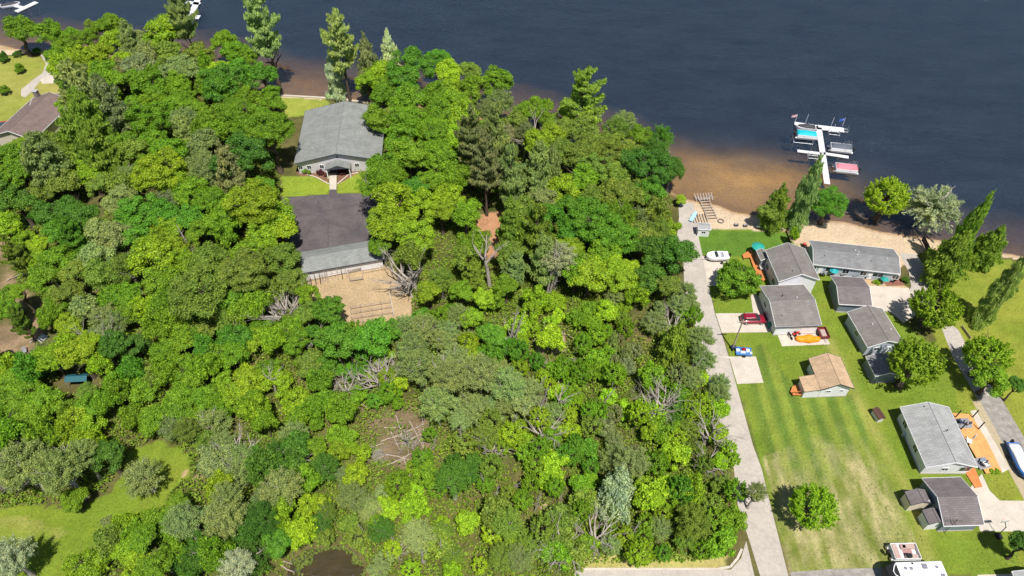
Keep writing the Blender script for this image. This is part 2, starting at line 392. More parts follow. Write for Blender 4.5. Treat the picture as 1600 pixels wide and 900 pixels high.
# wet edge and lake bed
g0 = P(1165, 272, WL); gold = np.exp(-(((X - g0[0]) / 20) ** 2 + ((Y - g0[1]) / 11) ** 2))
wet = np.clip((D + 1.2) / 1.2, 0, 1)[..., None]
C = np.where(((D > -1.2) & (D <= 0))[..., None], C * (1 - wet) + cc((.34, .22, .13)) * wet, C)
dn = D + (fbm(X, Y, 8, 15) - .5) * 9 * np.clip(D / 8, 0, 1)
east = np.clip((X - P(1300, 350)[0]) / 12, 0, 1)
near = (cc((.33, .215, .08)) * (1 - east[..., None]) + cc((.175, .12, .07)) * east[..., None])
bed = near * (.8 + .4 * n2)
k1 = np.clip(dn / (26 - 8 * east), 0, 1)[..., None] ** .85
bed = bed * (1 - k1) + cc((.010, .013, .018)) * k1
gb = (gold * np.clip(D / 3, 0, 1))[..., None]
bed = bed * (1 - gb * .85) + cc((.62, .42, .12)) * gb * .9 * (.6 + .8 * n1)
C = np.where((D > 0)[..., None], bed, C); ZONE[D > 0] = 3
C = np.where(inside(X, Y, pond_w)[..., None], cc((.10, .075, .035)) * (.5 + n2), C); ZONE[inside(X, Y, pond_w)] = 4

def terrain_mat(name, rough=.95):
    m, t, b = newmat(name)
    at = N(t, 'ShaderNodeAttribute', attribute_name='tint'); tc = N(t, 'ShaderNodeTexCoord').outputs['Object']
    n_ = ramp(t, noise(t, 2.5, 6, tc, .75), .3, .7)
    o = mixc(t, 1.0, at.outputs[0], mixc(t, n_, (.62, .68, .72), (1.34, 1.27, 1.2)), 'MULTIPLY')
    n5 = ramp(t, noise(t, 9, 3, tc, .8), .35, .65)
    o = mixc(t, 1.0, o, mixc(t, n5, (.72, .75, .76), (1.24, 1.2, 1.16)), 'MULTIPLY')
    t.links.new(o, b.inputs['Base Color']); b.inputs['Roughness'].default_value = rough; b.inputs['Specular IOR Level'].default_value = .1
    bump(t, b, n5, .5, .08)
    return m
TM = terrain_mat('terrain')
ny, nx_ = X.shape
idx = np.arange(ny * nx_).reshape(ny, nx_)
quads = np.stack([idx[:-1, :-1], idx[:-1, 1:], idx[1:, 1:], idx[1:, :-1]], -1).reshape(-1, 4)
qz = ZONE[:-1, :-1].reshape(-1)
V = np.stack([X, Y, Z], -1).reshape(-1, 3); CF = np.concatenate([C, np.ones(X.shape + (1,))], -1).reshape(-1, 4)
def fast_mesh(name, v, q, mats, col=None, smooth=False):
    me = bpy.data.meshes.new(name); nf, k = q.shape
    me.vertices.add(len(v)); me.vertices.foreach_set('co', np.ascontiguousarray(v, dtype=np.float32).ravel())
    me.loops.add(nf * k); me.loops.foreach_set('vertex_index', np.ascontiguousarray(q, dtype=np.int32).ravel())
    me.polygons.add(nf); me.polygons.foreach_set('loop_start', np.arange(0, nf * k, k, dtype=np.int32))
    me.polygons.foreach_set('use_smooth', np.full(nf, smooth))
    if col is not None:
        a = me.color_attributes.new('tint', 'FLOAT_COLOR', 'POINT'); a.data.foreach_set('color', np.ascontiguousarray(col, dtype=np.float32).ravel())
    me.materials.append(mats); me.update(calc_edges=True); me.validate(); return me
for z, nm, lb in ((0, 'ground', 'leaf-littered forest floor'), (1, 'lawn', 'mown lawns and meadow grass'), (2, 'beach', 'pale sand beach along the lake'), (3, 'lake_bed', 'sandy lake bottom under brown shallows'), (4, 'pond_bed', 'muddy bottom of the small pond')):
    qq = quads[qz == z]; u, inv = np.unique(qq, return_inverse=True)
    o = link(nm, fast_mesh(nm, V[u], inv.reshape(-1, 4), TM, CF[u], True)); tag(o, lb, nm.replace('_', ' '), kind='structure')

# water
def water_mat(name, tint, sc, trans):
    m, t, b = newmat(name); t.nodes.remove(b)
    tc = N(t, 'ShaderNodeTexCoord').outputs['Object']
    mp = N(t, 'ShaderNodeMapping'); mp.inputs['Scale'].default_value = (.7, 1.6, 1); mp.inputs['Rotation'].default_value = (0, 0, math.radians(14)); t.links.new(tc, mp.inputs[0])
    w1_ = noise(t, sc, 5, mp.outputs[0], .65); w2_ = noise(t, sc * .07, 3, mp.outputs[0])
    ad = N(t, 'ShaderNodeMath', operation='MULTIPLY'); t.links.new(w1_, ad.inputs[0]); t.links.new(ramp(t, w2_, .0, .8), ad.inputs[1])
    bp = N(t, 'ShaderNodeBump'); bp.inputs['Strength'].default_value = .9; bp.inputs['Distance'].default_value = .6; t.links.new(ad.outputs[0], bp.inputs['Height'])
    gl = N(t, 'ShaderNodeBsdfGlossy'); gl.inputs['Roughness'].default_value = .12; gl.inputs['Color'].default_value = (.42, .6, .95, 1); t.links.new(bp.outputs[0], gl.inputs['Normal'])
    df = N(t, 'ShaderNodeBsdfDiffuse'); df.inputs['Color'].default_value = (*tint, 1)
    tr = N(t, 'ShaderNodeBsdfTransparent'); tr.inputs['Color'].default_value = (.95, .86, .72, 1)
    m1 = N(t, 'ShaderNodeMixShader'); m1.inputs[0].default_value = trans; t.links.new(df.outputs[0], m1.inputs[1]); t.links.new(tr.outputs[0], m1.inputs[2])
    fr = N(t, 'ShaderNodeFresnel'); fr.inputs['IOR'].default_value = 1.33; t.links.new(bp.outputs[0], fr.inputs['Normal'])
    m2 = N(t, 'ShaderNodeMixShader'); t.links.new(fr.outputs[0], m2.inputs[0]); t.links.new(m1.outputs[0], m2.inputs[1]); t.links.new(gl.outputs[0], m2.inputs[2])
    t.links.new(m2.outputs[0], t.nodes['Material Output'].inputs[0])
    return m
M['water'] = water_mat('lake_water', (.05, .085, .15), 1.3, .8)
M['pondwater'] = water_mat('pond_water', (.06, .045, .02), 1.5, .55)
b = MB(); b.add([(-6500, 98, WL), (6500, 98, WL), (6500, 7000, WL), (-6500, 7000, WL)], [(0, 1, 2, 3)])
tag(b.build('lake_water', M['water']), 'dark blue rippled lake', 'lake', kind='structure')
b = MB(); b.add([(p[0], p[1], -.3) for p in pond_w], [tuple(range(len(pond_w)))])
tag(b.build('pond_water', M['pondwater']), 'small brown pond at the wood edge', 'pond', kind='structure')

# ---------------------------------------------------------------- roads and pads
def sheet(name, px, z, m, label=None, thick=0.0):
    pts = [P(x, y, z) for x, y in px]
    b = MB()
    if thick: b.prism(pts, z - thick, z)
    else: b.add(pts, [tuple(range(len(pts)))])
    o = b.build(name, m); tag(o, label, kind='structure'); return o
def area(pts): return sum(pts[i][0] * pts[(i + 1) % len(pts)][1] - pts[(i + 1) % len(pts)][0] * pts[i][1] for i in range(len(pts)))
RR = [(1085, 318), (1087, 340), (1091, 368), (1099, 405), (1107, 445), (1117, 490), (1127, 520), (1137, 552), (1150, 600), (1162, 643), (1177, 697), (1190, 732), (1204, 790), (1218, 845), (1232, 900), (1240, 930)]
rr = PP(RR, .02)
ll = []
for i, p in enumerate(rr):
    a = rr[max(i - 1, 0)]; c = rr[min(i + 1, len(rr) - 1)]; d = (c - a).normalized(); nrm = Vector((d[1], -d[0], 0))
    wd = 4.6 + .5 * math.sin(i * 1.7); wd = 3.6 if i < 2 else wd
    ll.append(p + nrm * wd)
b = MB(); n = len(rr); b.add(rr + ll, [(i, n + i, n + i + 1, i + 1) for i in range(n - 1)])
if b.f:  # make sure it faces up
    v0, v1, v2 = [Vector(b.v[k]) for k in b.f[0][:3]]
    if (v1 - v0).cross(v2 - v0).z < 0: b.f = [tuple(reversed(f)) for f in b.f]
tag(b.build('road', M['concrete2']), 'bleached narrow road between the wood and the cottages', kind='structure')
sheet('street', [(900, 891), (1142, 890), (1158, 872), (1166, 845), (1180, 905), (1182, 935), (880, 935)], .012, M['concrete2'], 'side street along the foot of the wood')
sheet('street_pavement', [(1235, 894), (1300, 889), (1420, 886), (1440, 935), (1240, 935)], .014, M['gravel'], 'grey street end beside the white trailer')
def strip(px, w, z0, z1, name, m, label):
    pts = PP(px, 0); b = MB()
    for a, c in zip(pts[:-1], pts[1:]):
        d = (c - a).normalized(); nn = Vector((-d[1], d[0], 0)) * w / 2
        b.prism([a + nn, c + nn, c - nn, a - nn], z0, z1)
    return tag(b.build(name, m), label, kind='structure')
strip([(912, 889.5), (1120, 889.5), (1141, 886), (1152, 873), (1159, 858)], .35, 0, .13, 'kerb', M['concrete'], 'pale concrete kerb of the side street')
sheet('driveway_pad', [(1117, 557), (1181, 557), (1193, 598), (1152, 600), (1140, 560)], .026, M['concrete'], 'concrete pad joining the road')
sheet('driveway', [(1118, 489.5), (1196, 489), (1205, 519), (1128, 520)], .026, M['concrete'], 'concrete driveway under the red car')
sheet('path', [(1173, 462), (1180, 455), (1196, 489), (1177, 489)], .026, M['concrete'], 'concrete path beside the cottage')
sheet('parking_pad', [(1098, 400), (1138, 404), (1140, 440), (1128, 446), (1106, 447)], .026, M['concrete'], 'pad under the white boat on the verge')
sheet('patio', [(1213, 518), (1285, 512), (1297, 538), (1222, 541)], .024, M['concrete'], 'concrete patio full of toys and boats')
sheet('courtyard', [(1356, 446), (1420, 450), (1431, 492), (1412, 505), (1392, 488), (1362, 482)], .024, M['concrete'], 'white concrete yard between garages')
sheet('lane', [(1404, 394), (1433, 398), (1446, 420), (1453, 441), (1447, 462), (1463, 490), (1497, 515), (1520, 556), (1560, 620), (1527, 622), (1490, 560), (1470, 510), (1425, 485), (1415, 460), (1424, 448), (1420, 425)], .018, M['concrete2'], 'curving grey lane under the maples')
sheet('gravel_lane', [(1527, 618), (1562, 618), (1600, 683), (1660, 790), (1640, 800), (1590, 735)], .02, M['gravel'], 'gravel lane by the covered boat')
sheet('sandy_verge', [(1519, 626), (1530, 622), (1594, 735), (1625, 790), (1610, 800)], .012, solid('sandy_earth', (.46, .38, .25), .95, .35), 'sandy strip beside the gravel lane')
sheet('walkway', [(1516, 642), (1525, 640), (1578, 732), (1566, 739), (1545, 700)], .024, M['concrete'], 'pale walk along the orange deck')
sheet('garage_drive', [(1516, 762), (1534, 740), (1546, 766), (1562, 782), (1640, 783), (1660, 831), (1531, 830), (1526, 800)], .022, M['concrete'], 'wide concrete drive by the dark-roofed garage')
sheet('asphalt_yard', [(436, 309), (514, 303.5), (515, 296), (525, 296), (527, 302.5), (612, 302), (622, 380), (590, 392), (480, 402), (455, 396)], .02, M['asphalt'], 'black asphalt yard before the hall')
sheet('entrance_path', [(514.5, 271), (526, 271), (525.5, 296), (515, 296)], .022, M['concrete'], 'concrete path to the hall entrance')
sheet('garden_path', [(62, 84), (78, 86), (84, 105), (76, 120), (62, 128), (52, 140), (40, 152), (33, 150), (33, 140), (50, 126), (66, 114), (72, 100)], .018, M['concrete2'], 'curved stone path in the lakeside garden')
sheet('garden_terrace', [(62, 124), (80, 117), (104, 119), (106, 128), (84, 130), (66, 131)], .024, M['concrete'], 'pale stone terrace in the lakeside garden')
sheet('brick_patio', [(1378, 437), (1405, 431), (1413, 446), (1385, 447)], .02, solid('red_brick', (.25, .11, .08), .9, .3), 'brick patio at the end of the long house')
sheet('paved_edge', [(1350, 436), (1378, 437), (1385, 447), (1413, 446), (1420, 450), (1356, 449)], .014, solid('tan_gravel', (.5, .35, .2), .9, .3), 'tan edging of the white yard')
# ---------------------------------------------------------------- trees
def unit_dirs(n, r, zmin=-1):
    v = r.normal(size=(n * 3, 3)); v /= np.linalg.norm(v, axis=1)[:, None]; v = v[v[:, 2] > zmin]
    while len(v) < n:
        a = r.normal(size=(n, 3)); a /= np.linalg.norm(a, axis=1)[:, None]; v = np.vstack([v, a[a[:, 2] > zmin]])
    return v[:n]
def cards(pos, nrm, size, r, aspect=.62, along=None):
    """leaf-shaped faces at pos facing nrm"""
    n = len(pos); nrm = nrm / (np.linalg.norm(nrm, axis=1)[:, None] + 1e-9)
    a = r.normal(size=(n, 3)) if along is None else along
    u = a - (a * nrm).sum(1)[:, None] * nrm; u /= np.linalg.norm(u, axis=1)[:, None] + 1e-9
    v = np.cross(nrm, u); s = size[:, None] if isinstance(size, np.ndarray) else size
    p = np.stack([pos - u * s, pos - v * s * aspect + nrm * s * .12, pos + u * s, pos + v * s * aspect + nrm * s * .12], 1)
    return p.reshape(-1, 3)
def card_mesh(name, vs):
    return fast_mesh(name, vs, np.arange(len(vs)).reshape(-1, 4), M['leafm'])
M['leafm'] = leafmat('foliage', .38)

def crown_broad(seed, n, leaf, K=30, lr=(.24, .38), shell=.7, rough=.5, zmin=-.35, gap=0.0):
    r = np.random.default_rng(seed)
    c = unit_dirs(K, r, zmin) * (shell * r.uniform(.72, 1.1, K))[:, None]
    c[: K // 6] *= .45
    c[:, 2] = c[:, 2] * .9
    c *= 1 + .16 * np.sin(3 * np.arctan2(c[:, 1], c[:, 0]) + seed)[:, None] + .08 * np.sin(5 * np.arctan2(c[:, 1], c[:, 0]) + 2 * seed)[:, None]
    R = r.uniform(*lr, K)
    prob = R ** 2; prob /= prob.sum()
    li = r.choice(K, n, p=prob)
    d = r.normal(size=(n, 3)); d /= np.linalg.norm(d, axis=1)[:, None]
    outw = c[li] / (np.linalg.norm(c[li], axis=1)[:, None] + .2)
    d = d + outw * .55 + np.array([0, 0, .35]); d /= np.linalg.norm(d, axis=1)[:, None]
    rad = R[li] * (1 - .45 * r.random(n) ** 2.2) * (1 + .16 * r.normal(size=n))
    pos = c[li] + d * rad[:, None] * np.array([1, 1, .8])
    nrm = d * .9 + r.normal(size=(n, 3)) * rough + np.array([0, 0, .25])
    return card_mesh('crown', cards(pos, nrm, leaf * r.uniform(.7, 1.35, n), r))
def crown_fine(seed, n, leaf):
    """airy sage crown: ascending wispy sprays"""
    r = np.random.default_rng(seed); K = 95
    d = unit_dirs(K, r, -.3); tips = d * r.uniform(.75, 1.08, K)[:, None]; base = d * .25 + np.array([0, 0, -.25])
    li = r.integers(0, K, n); t = r.random(n) ** .55
    pos = base[li] + (tips - base)[li] * t[:, None] + r.normal(size=(n, 3)) * (.022 + .04 * (1 - abs(t - .7)))[:, None]
    nrm = d[li] * .5 + r.normal(size=(n, 3)) * .75 + np.array([0, 0, .3])
    return card_mesh('crown', cards(pos, nrm, leaf * r.uniform(.6, 1.3, n), r, .5))
def crown_spiky(seed, n, leaf, K=150):
    """maple of many small upswept leaders"""
    r = np.random.default_rng(seed)
    d = unit_dirs(K, r, -.45); base = d * .58; up = np.array([0, 0, 1.0])
    dr = d * .7 + up * .75; dr /= np.linalg.norm(dr, axis=1)[:, None]
    li = r.integers(0, K, n); t = r.random(n)
    ln = r.uniform(.28, .48, K)[li]
    pos = base[li] + dr[li] * (ln * t)[:, None] + r.normal(size=(n, 3)) * (.065 * (1.1 - t))[:, None]
    nrm = r.normal(size=(n, 3)) * .6 + d[li] * .8 + up * .2
    return card_mesh('crown', cards(pos, nrm, leaf * r.uniform(.6, 1.3, n) * (1.15 - .4 * t), r, .6))
def crown_willow(seed, n, leaf):
    r = np.random.default_rng(seed); K = 130
    d = unit_dirs(K, r, -.15); ln = r.uniform(.8, 1.1, K)
    li = r.integers(0, K, n); t = r.random(n) ** .6
    sag = -.18 * t ** 2
    pos = d[li] * (ln[li] * t)[:, None] * np.array([1, 1, 1.0]) + r.normal(size=(n, 3)) * .03; pos[:, 2] += sag
    nrm = r.normal(size=(n, 3)) * .8 + np.array([0, 0, .5])
    return card_mesh('crown', cards(pos, nrm, leaf * r.uniform(.7, 1.4, n), r, .28, along=d[li] + r.normal(size=(n, 3)) * .35))
def crown_pine(seed, n, leaf, layers=11, open_=.3, prof=1.0, droop=.0, fluff=.02, wid=.30):
    """white pine: whorled boughs with flat plumes; z runs 0..1, radius 1"""
    r = np.random.default_rng(seed); pos = []; nr = []; al = []; bs = []
    B = []
    for k in range(layers):
        z = (k + .5) / layers; rad = (1 - z) ** (.55 * prof) * (.65 + .5 * r.random()) + .06
        if prof > 1.2: rad = (min(1, (1 - z) * 2.1) ** .75 * .94 + .06) * (1 - .3 * z) * r.uniform(.75, 1.12)
        nb = max(4, int(5 + 4 * rad)); a0 = r.random() * 6.28
        for j in range(nb):
            if r.random() < open_ * .6: continue
            a = a0 + j * 6.283 / nb + r.normal() * .3; L = rad * r.uniform(.6, 1.15)
            B.append((z + r.normal() * .03, a, L))
    w_ = np.array([b[2] ** 1.4 + .05 for b in B]); w_ /= w_.sum()
    li = r.choice(len(B), n, p=w_); Bz, Ba, BL = [np.array([b[i] for b in B])[li] for i in range(3)]
    t = r.random(n) ** .6 * (1 - open_ * .3) + open_ * .3
    wd = wid * BL * np.sin(np.pi * np.clip(t * .8 + .15, 0, 1)) + .03
    s_ = r.normal(size=n) * .6
    ca, sa = np.cos(Ba), np.sin(Ba)
    x = BL * t * ca - sa * s_ * wd; y = BL * t * sa + ca * s_ * wd
    z = Bz + (.055 - droop) * t * BL * 2 + r.normal(size=n) * fluff + .0 - droop * .3 * t
    nrm = np.stack([ca * .35, sa * .35, np.ones(n)], 1) + r.normal(size=(n, 3)) * .7
    al = np.stack([ca, sa, np.full(n, .25)], 1) + r.normal(size=(n, 3)) * .3
    return card_mesh('crown', cards(np.stack([x, y, z], 1), nrm, leaf * r.uniform(.7, 1.3, n), r, .34, along=al))

def limbs(b, r, base, direction, length, rad, depth, spread=.6, up=.25, seg=3):
    p = Vector(base); d = Vector(direction).normalized(); pts = [p.copy()]; rr_ = [rad]
    for i in range(seg):
        d = (d + Vector((r.uniform(-.18, .18), r.uniform(-.18, .18), r.uniform(-.06, .14)))).normalized()
        p = p + d * length / seg; pts.append(p.copy()); rr_.append(rad * (1 - .72 * (i + 1) / seg))
    b.path(pts, rr_, 5)
    if depth > 0:
        for k in range(4 if depth > 1 else 3):
            i = r.randint(1, seg); a = r.uniform(0, 6.283)
            nd = (d + Vector((math.cos(a), math.sin(a), up)) * spread).normalized()
            limbs(b, r, pts[i], nd, length * r.uniform(.45, .7), rr_[i] * .75, depth - 1, spread, up, seg)
def trunk_mesh(seed, m, nl=6, r0=.05, top=.8, conifer=False):
    r = random.Random(seed); b = MB()
    pts = [Vector((0, 0, -.02))]; rad = [r0 * 1.5]
    for k in range(1, 6):
        pts.append(Vector((r.uniform(-.03, .03) * k * .5, r.uniform(-.03, .03) * k * .5, top * k / 5))); rad.append(r0 * (1.05 - .17 * k))
    b.path(pts, rad, 7)
    for k in range(nl):
        z = r.uniform(.4, .78) if not conifer else r.uniform(.2, .85); a = k * 2.4 + r.uniform(0, .5)
        if conifer: limbs(b, r, (0, 0, z), (math.cos(a), math.sin(a), .15), .55 * (1 - z) + .1, r0 * .25, 0)
        else: limbs(b, r, (0, 0, z * .8), (math.cos(a), math.sin(a), .8), .3, r0 * .5, 1, .7)
    me = bpy.data.meshes.new('trunk'); me.from_pydata(b.v, [], b.f); me.polygons.foreach_set('use_smooth', b.sm); me.materials.append(m); return me
def dead_mesh(seed, kind=0):
    r = random.Random(seed); b = MB()
    if kind == 0:      # spreading bare crown
        limbs(b, r, (0, 0, 0), (.05, 0, 1), .35, .05, 0)
        for k in range(8):
            a = k * 2.4; limbs(b, r, (0, 0, .2 + .03 * k), (math.cos(a), math.sin(a), .9), .62, .03, 2, .75, .35)
    elif kind == 1:    # tall fork
        b.path([(0, 0, -.02), (.01, .01, .35), (0, .01, .6)], [.035, .028, .022], 7)
        for k in range(4):
            a = k * 1.6; limbs(b, r, (0, 0, .5 + .03 * k), (math.cos(a), math.sin(a), 1.4), .42, .018, 1, .6, .3)
    else:              # bare pole with stubs
        b.path([(0, 0, -.02), (.02, 0, .4), (.04, .02, 1)], [.02, .015, .005], 6)
        for k in range(14):
            z = .25 + .05 * k; a = k * 2.4; limbs(b, r, (z * .04, 0, z), (math.cos(a), math.sin(a), .5), .13 * (1.2 - z) + .04, .005, 0)
    me = bpy.data.meshes.new('dead'); me.from_pydata(b.v, [], b.f); me.polygons.foreach_set('use_smooth', b.sm); me.materials.append(M['deadwood']); return me

CR = {'b': [crown_broad(100 + i, 9500, .046, K=38 + 4 * i, lr=(.18, .32), shell=.76) for i in range(6)],
      'B': [crown_broad(150 + i, 17000, .032, K=60 + 8 * i, lr=(.13, .25), shell=.82) for i in range(4)],
      'm': [crown_broad(200 + i, 6000, .066, K=26 + 4 * i, lr=(.17, .36), shell=.74, rough=.75) for i in range(5)],
      'n': [crown_spiky(450 + i, 7000, .05, 60) for i in range(3)],
      'f': [crown_fine(300 + i, 16000, .033) for i in range(4)],
      'k': [crown_spiky(400 + i, 15000, .036) for i in range(3)],
      'w': [crown_willow(500 + i, 12000, .05) for i in range(2)],
      'p': [crown_pine(600 + i, 13000, .062, 8 + i, .4, .8, -.03, .022) for i in range(4)],
      'P': [crown_pine(650 + i, 12000, .05, 9 + i, .6, .8, -.04, .012, .24) for i in range(4)],
      'c': [crown_pine(700 + i, 11000, .06, 17 + i, .05, 1.5, .05) for i in range(3)]}
TK = {'broad': [trunk_mesh(i, M['bark'], 7) for i in range(3)], 'pale': [trunk_mesh(20 + i, M['palebark'], 8) for i in range(2)],
      'con': [trunk_mesh(40 + i, M['bark'], 16, .07, .9, True) for i in range(2)]}
DE = [[dead_mesh(i, k) for i in range(3)] for k in range(3)]
TONE = {'Y': (.275, .36, .023), 'L': (.325, .43, .027), 'G': (.19, .30, .022), 'E': (.128, .27, .027), 'D': (.10, .20, .028), 'O': (.215, .27, .045),
        'S': (.275, .31, .12), 'B': (.43, .44, .32), 'R': (.26, .255, .125)}
TW = {'Y': 'yellow-green', 'L': 'lime-green', 'G': 'grass-green', 'E': 'emerald green', 'D': 'dark green', 'O': 'olive green', 'S': 'sage green', 'B': 'silvery green', 'R': 'brownish olive'}
KW = {'P': 'pine', 'b': 'broadleaf tree', 'B': 'broadleaf tree', 'm': 'young tree', 'f': 'airy tree', 'k': 'maple', 'w': 'feathery tree', 'p': 'pine', 'P': 'pine', 'c': 'conical conifer', 'd': 'bare dead tree'}
NM = {'b': 'broadleaf_tree', 'B': 'broadleaf_tree', 'm': 'young_tree', 'f': 'airy_tree', 'k': 'maple_tree', 'w': 'willow_tree', 'p': 'pine_tree', 'P': 'pine_tree', 'c': 'conifer_tree', 'd': 'dead_tree'}

